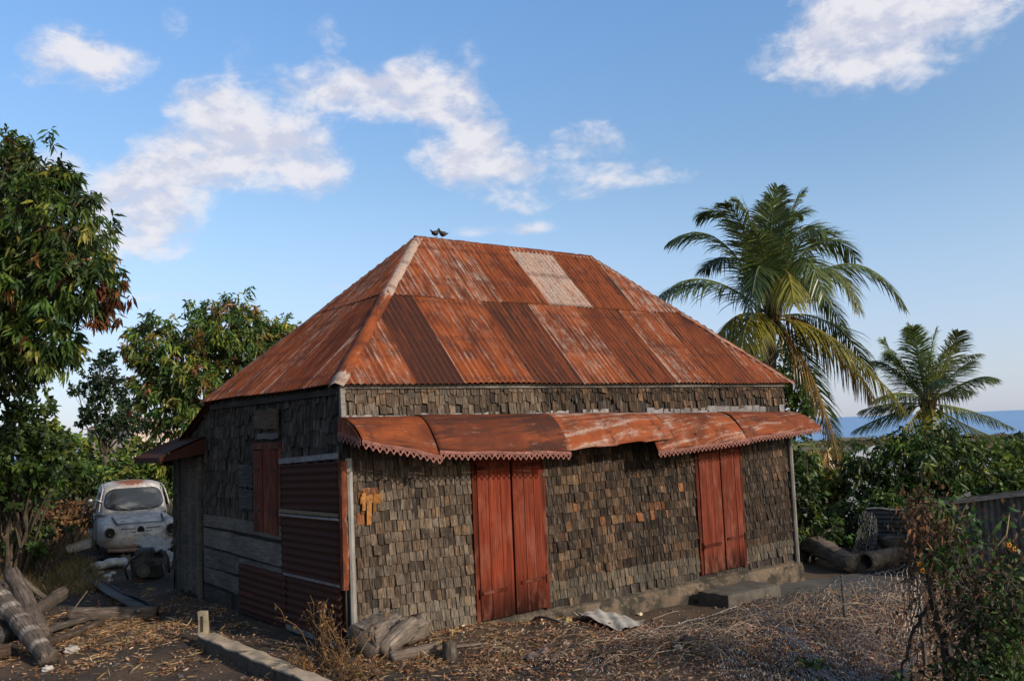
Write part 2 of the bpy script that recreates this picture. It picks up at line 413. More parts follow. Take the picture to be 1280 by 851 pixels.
# ------------------------------------------------------------------ the house
W, D, D2, H, HR = 7.30, 3.67, 5.36, 2.60, 4.66
house = thing('house', 'old shingled wooden house with rusty hipped tin roof and red doors', 'house')
SH = {}
def pick(pal, w): return np.array(pal[rng.choice(len(pal), p=np.array(w)/sum(w))])*rng.uniform(.8, 1.2)
GREY = [(.094, .072, .053), (.066, .049, .036), (.130, .102, .078), (.038, .028, .021), (.112, .074, .046), (.105, .090, .075)]
def shingle_rows(mb, org, ud, vd, nd, u0, u1, v0, v1, expo, wid, tint, skip=None, rag=.010, miss=.012, lenf=1.25, top=None):
    org, ud, vd, nd = (np.asarray(q, float) for q in (org, ud, vd, nd))
    v = v0; row = 0
    while v < v1-.02:
        u = u0 - rng.uniform(0, wid[1]*.8)
        vj = rng.normal(0, .004)
        while u < u1:
            w = rng.uniform(*wid); a, b = max(u, u0), min(u+w-rng.uniform(.005, .013), u1)
            uc = (a+b)/2
            if b-a > .018 and rng.random() > miss and not (skip and skip(uc, v)):
                dv = rng.normal(0, rag); d1, d2 = rng.normal(0, rag*.45, 2)
                tp = min(v+expo*lenf, v1+.02)
                wv = .010*math.sin(uc*1.9+v*.7)+.004*math.sin(uc*5.3+row)     # courses sag
                th = rng.uniform(.011, .022) + (.03*rng.random() if rng.random() < .08 else 0)
                sk = rng.normal(0, .003)
                q = [(a, v+dv+d1+wv, .004), (b, v+dv+d2+wv, .004), (b+sk, tp+wv, .001), (a+sk, tp+wv, .001),
                     (a, v+dv+d1+wv, th+.006), (b, v+dv+d2+wv, th+.006+rng.normal(0, .0025)), (b+sk, tp+wv, .006), (a+sk, tp+wv, .006)]
                V = np.array([org+ud*x+vd*y+nd*z for x, y, z in q])
                F = [[4, 5, 6, 7], [0, 1, 5, 4], [1, 2, 6, 5], [3, 0, 4, 7]]
                mb.add(V, F, tint(uc, v))
            u += w
        v += expo; row += 1
fx, fy, fz = (1, 0, 0), (0, 1, 0), (0, 0, 1)
# front wall, lit by the low sun
def patches(u, v):
    return False
SPOT = [(.24, 1.30, .13, .20), (3.02, 1.14, .05, .12), (3.55, 1.33, .04, .08), (3.45, .92, .05, .08), (3.72, .95, .04, .08), (4.12, .86, .26, .05), (4.45, .93, .18, .06), (4.08, .70, .26, .045), (4.55, 1.18, .03, .10), (4.9, 1.12, .03, .07), (4.6, .83, .04, .10)]
def front_tint(u, v):
    for (a, b, ra, rb) in SPOT:
        if ((u-a)/ra)**2+((v-b)/rb)**2 < 1 and rng.random() < .82:
            return np.array((.20, .075, .024))*rng.uniform(.30, 1.0)
    c = pick(GREY, (3, 3, 2.2, 1.6, 1.1, 2))
    if u > 2.6: c = c*np.array((.60, .50, .41))*(1.15 if rng.random() < .65 else .5)
    if u > 2.6 and rng.random() < .07: c = np.array((.15, .088, .045))*rng.uniform(.7, 1.1)
    c = c*np.array((.86, .79, .73))*(.55+.62*sstep(-.9, .7, wav(u*1.7, v*.55, 1.6, 2.1)+.5*wav(u*4.1, v*1.1, 1.7, .4)+(.55 if u < 1.6 else -.10)))
    if v < .22: c = c*.8+np.array((.05, .045, .035))
    if v > 2.2: c = c*1.12
    return c
def front_skip(u, v):
    for (a, b) in ((1.555, 2.56), (5.205, 6.14)):
        if a < u < b and v < 1.98: return True
    if .20 < u < .40 and 1.46 < v < 1.60: return True          # hole beside the split orange boards
    if 3.82 < u < 4.22 and 1.72 < v < 1.98: return True        # missing shingles under the raised tin
    if 2.18 < v < 2.32: return rng.random() < (.10 if u < 2.6 else .42)
    if v < .06 and 2.6 < u: return rng.random() < .45
    return False
mb = MB()
mb.box((.0, .012, -.02), (W, 0, 0), (0, .10, 0), (0, 0, H-.02), (.028, .022, .018))
shingle_rows(mb, (0, .010, 0), fx, fz, (0, -1, 0), .085, W-.05, .0, 2.14, .108, (.045, .108), front_tint, front_skip, rag=.006, miss=.02)
shingle_rows(mb, (0, .006, 0), fx, fz, (0, -1, 0), .02, W-.03, 2.27, 2.60, .112, (.04, .10), front_tint, front_skip, rag=.018)
wallF = mb.build('wall', SHINGLE, house)
# pale painted strip and bare battens behind the ragged top band
CHALK = plain_mat('chalky_paint', .85, 14, .6, 1.2, (.10, .08, .065)); u = .0
while u < W-.05:
    w = rng.uniform(.12, .42)
    mb = MB()
    if rng.random() < .85: mb.box((u, -.012, 2.175), (min(w, W-.05-u)-.01, 0, 0), (0, .02, 0), (0, 0, .10+rng.uniform(-.01, .02)), np.array((.33, .31, .32))*rng.uniform(.55, 1.1), .002); mb.build('flashing_board', CHALK, house)
    u += w
# broken boards showing orange wood
mb = MB()
for (a, b, w, h) in ((.18, 1.33, .035, .17), (.23, 1.18, .05, .30), (.30, 1.30, .035, .20), (.16, 1.40, .20, .07), (.34, 1.38, .06, .10)):
    mb.box((a, -.035, b), (w, 0, .01), (0, .012, 0), (.008, 0, h), np.array((.30, .125, .03))*rng.uniform(.8, 1.15), .004)
mb.build('split_board', BARKY, house)

# side wall in shade (plane x = 0)
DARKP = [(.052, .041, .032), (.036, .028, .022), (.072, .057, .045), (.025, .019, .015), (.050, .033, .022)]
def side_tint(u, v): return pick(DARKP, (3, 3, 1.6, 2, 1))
def side_skip(y, v):
    if y < 1.45 and v < 1.78: return True
    if 1.47 < y < 2.28 and .98 < v < 2.03: return True
    if 1.45 < y < 2.2 and 2.16 < v < 2.44: return True
    if y > 3.97: return True
    if v < .60 and y < 4: return True
    if 1.45 < y < 2.75 and v < 1.75 and y > 2.3: return rng.random() < .6
    return rng.random() < .04
mb = MB()
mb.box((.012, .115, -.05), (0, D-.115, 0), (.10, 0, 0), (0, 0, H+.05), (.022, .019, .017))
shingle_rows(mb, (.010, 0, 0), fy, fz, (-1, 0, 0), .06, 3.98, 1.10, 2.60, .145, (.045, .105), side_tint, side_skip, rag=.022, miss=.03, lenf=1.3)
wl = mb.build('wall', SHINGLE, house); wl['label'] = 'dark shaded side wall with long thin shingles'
mb = MB()
mb.box((W-.10, .115, -.3), (0, D-.115, 0), (.09, 0, 0), (0, 0, H+.3), (.06, .05, .045)); mb.box((.02, D-.1, -.1), (W-.04, 0, 0), (0, .09, 0), (0, 0, H+.1), (.06, .05, .045))
mb.build('rear_wall', SHINGLE, house)
# planks along the foot of the side wall
def plank(name, y0, y1, za, zb, ha, hb, col, x=-.006, th=.025, mat=BOARD):
    mb = MB(); n = 9; P = []
    ys = np.linspace(y0, y1, n)
    for k, y in enumerate(ys):
        t = k/(n-1); lo = za+(zb-za)*t+rng.normal(0, .004); hi = lo+ha+(hb-ha)*t+rng.normal(0, .003)
        P.append([(x, y, lo), (x-th, y, lo+.004), (x-th, y, hi-.004), (x, y, hi)])
    mb.grid(np.array(P), col); e = np.array(P)
    mb.add(e[0], [[0, 1, 2, 3]], col); mb.add(e[-1], [[3, 2, 1, 0]], col)
    return mb.build(name, mat, house)
plank('board', 1.47, 3.98, .955, .98, .155, .15, (.12, .10, .085))
plank('board', 1.46, 3.98, .665, .72, .25, .23, (.13, .11, .095))
plank('board', 1.46, 2.86, .44, .46, .20, .21, (.11, .094, .082))
plank('board', 2.88, 3.98, .45, .45, .22, .24, (.085, .08, .077))
plank('board', 2.70, 3.98, .22, .26, .20, .19, (.11, .094, .08))
plank('board', 3.05, 3.98, .0, .02, .20, .20, (.04, .036, .034), x=.004)
plank('board', 2.29, 2.74, 1.52, 1.52, .27, .27, (.05, .047, .045))
plank('board', 2.29, 2.72, 1.25, 1.25, .24, .24, (.055, .051, .049))
plank('plywood_patch', 1.50, 2.18, 2.19, 2.21, .24, .23, (.085, .056, .034), x=-.022)
plank('board', 1.52, 2.1, 2.08, 2.09, .07, .07, (.12, .115, .11), x=-.018)

def corr_panel(mb, org, a, b, nd, wid, hgt, pitch, amp, c, along_b=True, rows=2, per=8, wob=.004):
    """corrugated sheet: ridges run along a, waves step along b"""
    org, a, b, nd = (np.asarray(q, float) for q in (org, a, b, nd))
    nb = int(hgt/pitch*per)+1; na = 12
    A_, B_ = np.meshgrid(np.linspace(0, wid, na), np.linspace(0, hgt, nb), indexing='ij')
    ph = rng.uniform(0, 6)
    hh = amp*np.sin(2*math.pi*B_/pitch+ph)+wob*np.sin(A_*4.1+ph)*np.cos(B_*3)
    P = org+a*A_[..., None]+b*B_[..., None]+nd*hh[..., None]
    uv = np.stack([B_, A_, np.zeros_like(A_)], 2)
    mb.grid(P, c, uv)
def tin_panel(name, y0, y1, z0, z1, tint, x, slope=0.0):
    mb = MB(); corr_panel(mb, (x, y0, z0), np.array((0, 1, slope)), fz, (-1, 0, 0), y1-y0, z1-z0, .078, .010, tint)
    o = mb.build(name, RUST, house, smooth=True)
    so_ = o.modifiers.new('thick', 'SOLIDIFY'); so_.thickness = .002
    return o
tin_panel('tin_patch', .03, 1.46, 1.27, 1.83, (-.45, .95, -.1), -.030, -.03)
tin_panel('tin_patch', .03, 1.45, .60, 1.25, (-.5, .95, -.05), -.036, -.01)
tin_panel('tin_patch', 1.33, 2.70, .02, .60, (-.45, .75, .05), -.048, .01)
tin_panel('tin_patch', .03, 1.35, .02, .60, (-.45, .9, .0), -.040, .0)
mb = MB()     # bent bright laps between the patches
def strip(y0, y1, za, zb, h, x, c): mb.box((x, y0, za), (0, y1-y0, zb-za), (-.008, 0, 0), (0, 0, h), c, .002)
strip(.02, 1.47, 1.862, 1.80, .06, -.040, (.20, .20, .215)); strip(.02, 1.46, 1.25, 1.235, .022, -.050, (.24, .23, .23)); strip(.03, 1.46, 1.285, 1.272, .035, -.048, (.16, .12, .07))
strip(.02, 1.36, .605, .60, .022, -.055, (.22, .21, .21)); strip(.03, 1.3, .01, .03, .05, -.058, (.25, .24, .23))
mb.build('sheet_metal_lap', plain_mat('galvanised', .5, 20, .6, 1.25, (.13, .09, .07), metal=.3), house)
# corner post and bent rust flashing
mb = MB()
mb.tube([(.062, -.030, -.06), (.058, -.030, .6), (.050, -.032, 1.3), (.045, -.030, 1.86)], .034, 8, (.30, .28, .26), sq=(.9, .9))
mb.build('corner_post', wood_mat('grey_post', (50, 50, 4), .6, 1.3), house)
mb = MB(); zz = np.linspace(.58, 1.84, 30)
mb.grid(np.array([[(-.05+rng.normal(0, .002), .012, z), (-.046, -.040+rng.normal(0, .004), z), (.016+rng.normal(0, .005), -.044, z)] for z in zz]), (.12, .28, .05), uv=np.array([[(0, z, 0), (.05, z, 0), (.11, z, 0)] for z in zz]), flip=True)
o = mb.build('corner_flashing', RUST, house); o.modifiers.new('thick', 'SOLIDIFY').thickness = .003
mb = MB(); mb.box((-.02, -.028, 2.2), (.05, 0, 0), (0, .04, 0), (-.01, 0, .40), (.24, .22, .2))
mb.build('corner_board', BOARD, house)
mb = MB(); mb.tube([(W-.015, -.03, -.2), (W-.01, -.03, 1.0), (W, -.03, 2.2)], .035, 8, (.20, .185, .17), sq=(.9, .9)); mb.build('corner_post', wood_mat('grey_post_far', (50, 50, 4), .6, 1.3), house)
# top plate under the eave
mb = MB(); mb.box((0, -.035, 2.555), (W, 0, 0), (0, .045, 0), (0, 0, .045), (.17, .155, .14), .001); mb.box((-.045, .02, 2.50), (0, D, 0), (.05, 0, 0), (0, 0, .06), (.04, .035, .03))
mb.build('wall_plate', BOARD, house)

# shutters in the side wall
def red_boards(mb, org, ud, nd, wid, hgt, nb, col, th=.03, zj=.01, stain=None):
    org, ud, nd = (np.asarray(q, float) for q in (org, ud, nd)); u = 0
    ws = rng.uniform(.8, 1.2, nb); ws = ws/ws.sum()*wid
    for w in ws:
        z0 = rng.normal(0, zj*.4); c = np.asarray(col)*rng.uniform(.85, 1.12); d = rng.uniform(-.003, .003)
        n = 14; zs = np.concatenate([[0, .05, .10, .16, .24], np.linspace(.3, 1, n)])*hgt
        P = []; C = []
        for z in zs:
            k = 1.0
            cc = c.copy()
            if stain is not None and z < stain: cc = c*(.14+.86*(z/stain)**1.6)
            row = [(u+.002, 0), (u+.002, th+d-.003), (u+.004, th+d), (u+w-.004, th+d), (u+w-.0015, th+d-.003), (u+w-.0015, 0)]
            P.append([org+ud*a+nd*b+np.array((0, 0, z+z0)) for a, b in row]); C.append([cc]*6)
        mb.grid(np.array(P), np.array(C), flip=np.cross(ud, (0, 0, 1))@nd > 0)
        mb.add(np.array(P[-1]), [[0, 1, 2, 3, 4, 5]], c); mb.add(np.array(P[0]), [[5, 4, 3, 2, 1, 0]], c*.3)
        u += w
IRON = plain_mat('rusty_iron', .8, 18, .6, 1.3)
win = tag(bpy.data.objects.new('shutter_window', None), None, None); COL.objects.link(win); win.parent = house
mb = MB(); c = (.090, .036, .026)
mb.box((-.045, 1.50, 1.97), (0, .74, 0), (.045, 0, 0), (0, 0, .075), c, .002); mb.box((-.03, 1.49, 1.0), (0, .05, 0), (.03, 0, 0), (0, 0, .97), c, .002); mb.box((-.03, 2.21, 1.0), (0, .05, 0), (.03, 0, 0), (0, 0, .97), c, .002); mb.box((-.012, 1.5, 1.0), (0, .74, 0), (.01, 0, 0), (0, 0, .97), (.01, .008, .007))
mb.build('frame', RED, win)
mb = MB(); red_boards(mb, (-.02, 1.95, 1.03), (0, 1, 0), (-1, 0, 0), .26, .93, 1, (.10, .030, .020)); mb.build('shutter', RED, win)
mb = MB(); red_boards(mb, (-.022, 1.54, 1.01), (0, 1, .02), (-1, 0, 0), .37, .95, 2, (.115, .033, .020)); mb.build('shutter', RED, win)
for (y, z) in ((1.55, 1.25), (1.55, 1.72), (2.02, 1.25), (2.02, 1.72)):
    mb = MB(); mb.box((-.062, y, z), (0, .15, 0), (.008, 0, 0), (0, 0, .03), (.05, .022, .018), .001); mb.build('hinge', IRON, win)

# the lean-to at the back: wall, roof, plank door, tin hood
mb = MB()
def lean_z(y): return 2.60-(y-D)*.43
n = 12; ys = np.linspace(D, D2, n)
P = np.array([[(.012, y, -.05), (.012, y, lean_z(y)-.03)] for y in ys]); mb.grid(P, (.022, .019, .017))
shingle_rows(mb, (.012, 0, 0), fy, fz, (-1, 0, 0), 4.95, D2, .30, 1.85, .15, (.045, .10), side_tint, lambda y, v: v > lean_z(y)-.12, rag=.02)
shingle_rows(mb, (.012, 0, 0), fy, fz, (-1, 0, 0), 3.99, D2-.02, 2.08, 2.5, .13, (.05, .11), side_tint, lambda y, v: v > lean_z(y)-.15, rag=.02)
shingle_rows(mb, (.012, 0, 0), fy, fz, (-1, 0, 0), 3.99, 4.16, .60, 2.1, .15, (.045, .10), side_tint, None, rag=.02)
mb.box((.012, D2, -.1), (W*.9, 0, 0), (0, -.06, 0), (0, 0, 1.9), (.05, .045, .04))
mb.build('lean_to_wall', SHINGLE, house)
mb = MB(); corr_panel(mb, (-.12, D-.05, 2.60), np.array((0, 1, -.43)), fx, (0, .39, .92), 1.95, W-.1, .078, .010, (-.1, .6, .05)); mb.build('lean_to_roof', RUST, house, True).modifiers.new('t', 'SOLIDIFY').thickness = .004
sd = bpy.data.objects.new('side_door', None); COL.objects.link(sd); sd.parent = house
mb = MB()
for k, (a, b) in enumerate(((4.18, .15), (4.34, .13), (4.48, .17), (4.66, .15), (4.82, .13))):
    mb.box((-.02-.004*(k % 2), a, .03+.02*(k % 3)), (0, b, 0), (.02, 0, 0), (0, 0, 1.83), np.array((.085, .074, .062))*rng.uniform(.75, 1.25), .002)
mb.build('door_leaf', BOARD, sd)
mb = MB(); mb.box((-.05, 4.12, -.02), (0, .055, 0), (.05, 0, 0), (0, 0, 1.90), (.10, .088, .075), .003); mb.box((-.05, 4.955, -.02), (0, .055, 0), (.05, 0, 0), (0, 0, 1.9), (.06, .053, .045), .003); mb.build('frame', BOARD, sd)
mb = MB(); P = []
for y in np.linspace(3.95, 5.05, 16):
    P.append([(.01-.62*t, y, 2.16-.20*t-.06*t*t+.008*math.sin(y*40)) for t in np.linspace(0, 1, 8)]+[(-.63, y, 1.83)])
P = np.array(P); U = np.zeros_like(P); U[..., 0] = P[..., 1]; U[..., 1] = -P[..., 0]
mb.grid(P, (-.5, .85, .0), U)
mb.add([(.0, 3.97, 1.93), (.0, 3.97, 2.14), (-.6, 3.97, 1.90), (-.6, 3.97, 1.84)], [[0, 1, 2, 3]], (-.5, .85, 0), uv=[(0, 0, 0), (.2, 0, 0), (.1, .6, 0), (0, .6, 0)])
mb.build('door_hood', RUST, house).modifiers.new('t', 'SOLIDIFY').thickness = .004

# ---- roof
A = np.array((2.08, D/2, HR)); B = np.array((5.20, D/2, HR))
xl, xr, yf, yb = -.12, W+.09, -.11, D+.12
E0 = np.array((xl, yf, H)); E1 = np.array((xr, yf, H)); E2 = np.array((xl, yb, H)); E3 = np.array((xr, yb, H))
PAL_LOW_ = [(.15,-.2,.5),(-.30,.75,-.2),(.12,.10,.25),(-.12,.48,.0),(.22,.0,.1),(-.2,.40,.0),(.20,.1,.25),(-.10,.35,.1),(.05,.05,.1),(.30,.10,.0),(-.1,.1,.1),(.05,.2,.1),(0,.05,.2)]
PAL_UP = [(.0,.05,.2),(.1,.0,.35),(.25,-.1,.25),(-.1,.10,.1),(.55,-.2,-.2),(-.05,.20,.1),(.62,-.3,-.3),(.15,.15,.0),(.35,.0,.0),(-.2,.50,.0),(.42,.0,.1),(.0,.1,.15),(.1,.1,.1)]
PAL_LOW = [(.22,-.15,.5),(-.25,.62,-.2),(.12,.0,.30),(-.10,.42,.1),(.24,-.05,.15),(-.12,.30,.05),(.22,.0,.25),(-.05,.28,.1),(.14,.0,.1),(.30,.05,.0),(.0,.1,.1),(.1,.15,.1)]
PAL_UP = [(.05,.0,.35),(.26,-.1,.4),(.28,-.1,.3),(.0,.12,.2),(.78,-.5,-.35),(-.05,.22,.1),(.34,-.1,.0),(.24,.1,.0),(.30,.0,.1),(-.1,.42,.0),(.36,.0,.1),(.1,.1,.15)]
def roof_slope(mb, e0, e1, apex0, apex1, pals, seed, cols_w=.78):
    """corrugated slope between eave e0-e1 and ridge apex0-apex1 in two overlapping courses"""
    rg = np.random.default_rng(seed)
    L = np.linalg.norm(e1-e0); ud = (e1-e0)/L
    ft = apex0-e0; up = ft-ud*(ft@ud); SL = np.linalg.norm(up); vd = up/SL; nd = np.cross(ud, vd)
    a0 = ft@ud; a1 = (apex1-e0)@ud
    for ci, (s0, s1, lift) in enumerate(((0, .565, .0), (.535, 1.0, .012))):
        nsh = int(L/cols_w); edges = np.linspace(0, L, nsh+1)+np.concatenate([[0], rg.normal(0, .05, nsh-1), [0]])+(.3 if ci else 0)*np.concatenate([[0], np.ones(nsh-1), [0]])
        for k in range(nsh):
            ua, ub = edges[k], edges[k+1]
            nu = max(3, int((ub-ua)/.0095)); uu = np.linspace(ua, ub, nu); ss = np.linspace(s0, s1, 7)
            j0 = rg.normal(0, .012) if ci == 0 else rg.normal(0, .010)
            lf = lift+rg.uniform(0, .006)
            tilt = rg.normal(0, .004)
            P = np.zeros((nu, 7, 3)); U = np.zeros((nu, 7, 3))
            for i, u in enumerate(uu):
                smax = min(1, u/max(a0, 1e-6), (L-u)/max(L-a1, 1e-6)); smax = max(smax, 0)
                for q, s in enumerate(ss):
                    s2 = min(s + (j0/SL if q == 0 else 0), smax); s2 = max(s2, min(s0, smax))
                    h = .0095*math.sin(2*math.pi*u/.076)+lf+tilt*(u-ua)/.8+.006*math.sin(u*2.3+s*5+seed)
                    P[i, q] = e0+ud*u+vd*(s2*SL)+nd*h; U[i, q] = (u, s2*SL, 0)
            pal = np.array(pals[ci][k % len(pals[ci])])
            C = np.tile(pal, (nu, 7, 1)).astype(float)
            # worn bright lap along the sheet edge
            C[:3, :, 0] += .35
            mb.grid(P, np.concatenate([C, np.full((nu, 7, 1), rg.random())], 2), U)
mb = MB()
roof_slope(mb, E0, E1, A, B, (PAL_LOW, PAL_UP), 3)
PAL_L = [[(.12,.05,.25),(.16,.1,.2),(.24,.0,.3),(.05,.2,.15),(.18,.05,.35)]]*2
roof_slope(mb, E2, E0, A, A, PAL_L, 5)
roof_slope(mb, E1, E3, B, B, PAL_L, 6)
mb.add([E3, E2, A, B], [[0, 1, 2, 3]], (0, .1, .1), uv=[(0, 0, 0), (7, 0, 0), (5, 2.7, 0), (2, 2.7, 0)])
roof = mb.build('roof', RUST, house, smooth=True)
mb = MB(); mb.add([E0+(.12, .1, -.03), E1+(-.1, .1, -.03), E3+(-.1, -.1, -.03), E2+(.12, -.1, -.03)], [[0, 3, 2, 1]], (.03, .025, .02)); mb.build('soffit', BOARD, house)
def cap(name, p, q, wid, n1, n2, cols, parent, lift=.022):
    """bent metal capping from p to q; n1,n2 = directions down each slope"""
    p, q, n1, n2 = (np.asarray(z, float) for z in (p, q, n1, n2)); mb = MB(); n = 41; P = []; C = []; U = []
    upv = -(n1+n2); upv /= np.linalg.norm(upv)
    L = np.linalg.norm(q-p)
    for i in range(n):
        t = i/(n-1); c = p+(q-p)*t+upv*lift+upv*rng.normal(0, .003)
        w = wid*(1+rng.normal(0, .05))
        P.append([c+n1*w, c+n1*w*.5+upv*.004, c, c+n2*w*.5+upv*.004, c+n2*w]); C.append([cols(t)]*5); U.append([(k*wid*.5, t*L, 0) for k in range(5)])
    mb.grid(np.array(P), np.array(C, float), np.array(U), flip=True)
    o = mb.build(name, RUST, parent, True); o.modifiers.new('t', 'SOLIDIFY').thickness = .003
    return o
def unit(v): v = np.asarray(v, float); return v/np.linalg.norm(v)
hipd = unit(A-E0)
def perp(v): v = np.asarray(v, float); v = v-hipd*(v@hipd); return unit(v)
cap('hip_cap', E0+(A-E0)*-.005, A, .10, perp((.0, -.7, -.7))*.98, perp((-.7, .0, -.7))*.98, lambda t: (.95, -.9, -.3) if t > .545 or t < .07 else (.05, -.1, .30), roof)
hipd = unit(B-E1)
cap('hip_cap', E1, B, .10, perp((0, -.7, -.7)), perp((.7, 0, -.7)), lambda t: (.45, -.2, .1), roof, .018)
hipd = unit(A-E2)
cap('hip_cap', E2, A, .10, perp((0, .7, -.7)), perp((-.7, 0, -.7)), lambda t: (.4, -.1, .1), roof, .018)
cap('ridge_cap', A+(-.03, 0, 0), B+(.03, 0, 0), .10, unit((0, -.67, -.74)), unit((0, .67, -.74)), lambda t: (.15, .1, .1), roof, .024)

# ---- awning over the front
awning = bpy.data.objects.new('awning', None); COL.objects.link(awning); awning.parent = house
PJ = .46
TIN = rust_sheet('awning_tin')
def awning_sheet(x0, x1, za, zb, zo0, zo1, tint, lift=0.0, bend=1.0, rough_edge=0.0, over=0.0):
    mb = MB(); nx, nt_ = 26, 14; P = np.zeros((nx, nt_, 3)); U = np.zeros_like(P)
    ph = rng.uniform(0, 6)
    for i in range(nx):
        t = i/(nx-1); x = x0+(x1-x0)*t; zt = za+(zb-za)*t; zo = zo0+(zo1-zo0)*t
        if rough_edge: zo += rng.normal(0, rough_edge)
        for k in range(nt_):
            q = k/(nt_-1); th = q*R_(34)
            y = -PJ*math.sin(th)/math.sin(R_(34)); z = zt-(zt-zo)*(1-math.cos(th))/(1-math.cos(R_(34)))
            z += lift+.008*math.sin(x*9+q*4+ph)*q+.010*math.sin(x*3.7+ph*2+q*2)*math.sin(q*3.1)-.012*math.exp(-((x-x0-.7)**2+(q-.6)**2*.2)/.02)
            P[i, k] = (x+over*q*(1 if t > .5 else 0), y-.012, z); U[i, k] = (q*.30+x*.04, x*.8, 0)
    mb.grid(P, tint, U, flip=False)
    o = mb.build('awning_sheet', TIN, awning, True); o.modifiers.new('t', 'SOLIDIFY').thickness = .004
    return P
SA = awning_sheet(-.04, .87, 2.27, 2.26, 2.045, 1.85, (-.05, .15, .55))
SB = awning_sheet(.84, 2.60, 2.265, 2.24, 1.885, 1.80, (-.10, .42, .25), .008)
SC_ = awning_sheet(2.55, 4.30, 2.24, 2.215, 1.812, 1.875, (.30, .02, .50), .012, rough_edge=.004)
SD = awning_sheet(4.02, 5.78, 2.215, 2.20, 1.745, 1.835, (.22, .10, .55), .0)
SE = awning_sheet(5.74, 7.30, 2.20, 2.17, 1.835, 1.925, (.10, .20, .45), .008, over=.16)
mb = MB(); corr = [(-.045, 0.0, 2.27), (-.045, -PJ-.01, 2.045)]
TRIM = plain_mat('pink_rust_trim', .8, 22, .55, 1.3, (.16, .05, .03), .5, .7)
def scallop(path, h=.085, w=.074, col=(.25, .105, .085), gaps=()):
    """fretwork strip hung from a polyline: top band and a lattice of crossing bars ending in points"""
    path = [np.asarray(p, float) for p in path]; mb = MB()
    seg = [np.linalg.norm(path[i+1]-path[i]) for i in range(len(path)-1)]; L = sum(seg)
    def at(s):
        s = min(max(s, 0), L)
        for i, l in enumerate(seg):
            if s <= l or i == len(seg)-1: return path[i]+(path[i+1]-path[i])*(s/l), unit(path[i+1]-path[i])
            s -= l
    n = int(L/w); dn = np.array((0, 0, -1.))
    def bar(s0, z0, s1, z1, th):
        p, d = at(s0); q, _ = at(s1); p = p+dn*z0; q = q+dn*z1; ax = unit(q-p); nn = np.array((d[1], -d[0], 0)); nn = nn/np.linalg.norm(nn); sd = np.cross(ax, nn)
        mb.box(p-sd*th/2-nn*.0015+nn*rng.uniform(-.0006, .0006), q-p, sd*th, nn*.003, np.asarray(col)*rng.uniform(.75, 1.25))
    st = int(L/.12)+1
    for i in range(st): bar(L*i/st, .010, L*(i+1)/st, .010, .026)
    for i in range(n):
        if any(a < i/n < b for a, b in gaps): continue
        s = i*L/n; e = (i+1)*L/n; m_ = (s+e)/2
        bar(s, .022, m_, h, .013); bar(m_, h, e, .022, .013); bar(s, h*.62, m_, .022, .012); bar(m_, .022, e, h*.62, .012)
    return mb.build('scalloped_trim', TRIM, awning)
def edge(P, dy=-.006, dz=-.002): return [P[i, -1]+np.array((0, dy, dz)) for i in range(0, len(P), 5)]
scallop(edge(SA)); scallop(edge(SB)); scallop(edge(SD), h=.08); scallop(edge(SE), h=.08)
scallop([(-.055, .0, 2.13), (-.055, -.20, 2.10), (-.06, -PJ-.02, 2.045)], h=.095)
mb = MB(); mb.add([(-.05, .0, 2.27), (-.05, -.2, 2.225), (-.055, -.36, 2.14), (-.06, -PJ-.02, 2.045), (-.055, -.2, 2.10), (-.05, .0, 2.13)], [[0, 1, 2, 3, 4, 5]], (.1, .1, .1), uv=[(0, 0, 0), (.2, 0, 0), (.36, 0, 0), (.46, .1, 0), (.2, .1, 0), (0, .1, 0)])
mb.build('awning_end', TIN, awning).modifiers.new('t', 'SOLIDIFY').thickness = .004
for x in (.3, 1.2, 2.1, 3.0, 3.9, 4.8, 5.7, 6.6, 7.2):
    mb = MB(); mb.tube([(x, .0, 1.95), (x, -PJ*.9, 1.93 if x > .8 else 1.99)], .012, 5, (.05, .04, .03)); mb.build('bracket', BOARD, awning)

# ---- the two red doors
def red_door(x0, x1, z0, zt, col, stain, hz, n, flip=False):
    d = bpy.data.objects.new('door', None); COL.objects.link(d); d.parent = house
    mb = MB(); c = np.array(col)*.5
    mb.box((x0-.045, -.022, z0-.01), (.055, 0, 0), (0, .05, 0), (0, 0, zt-z0+.06), c, .002); mb.box((x1-.01, -.022, z0-.01), (.055, 0, 0), (0, .05, 0), (0, 0, zt-z0+.06), c, .002)
    mb.box((x0-.03, -.026, zt+.005), (x1-x0+.06, 0, 0), (0, .05, 0), (0, 0, .07), c, .002); mb.box((x0, .0, z0), (x1-x0, 0, 0), (0, .02, 0), (0, 0, zt-z0), (.008, .007, .006))
    mb.build('frame', RED, d)
    xm = (x0+x1)/2+.015
    for k, (a, b) in enumerate(((x0+.012, xm-.012), (xm+.012, x1-.012))):
        mb = MB(); red_boards(mb, (a, -.004, z0+.012*k), (1, 0, 0), (0, -1, 0), b-a, zt-z0-.02, n, np.array(col)*(1-.08*k), stain=stain)
        l = mb.build('door_leaf', RED, d)
        for z in (z0+hz+.05*k, zt-.3):
            mb = MB(); s = a+.02 if k == 0 else b-.36
            mb.box((s, -.048, z), (.34, 0, .012*(1 if k else 1)), (0, .010, 0), (0, 0, .036), np.array(col)*.42, .0015)
            mb.tube([(a-.012 if k == 0 else b+.012, -.045, z-.03), (a-.012 if k == 0 else b+.012, -.045, z+.07)], .011, 7, np.array(col)*.3)
            mb.build('strap_hinge', RED, d)
    return d
red_door(1.59, 2.53, .03, 1.95, (.178, .033, .015), .42, .27, 3)
red_door(5.24, 6.11, .07, 1.95, (.145, .030, .016), .30, .34, 3)

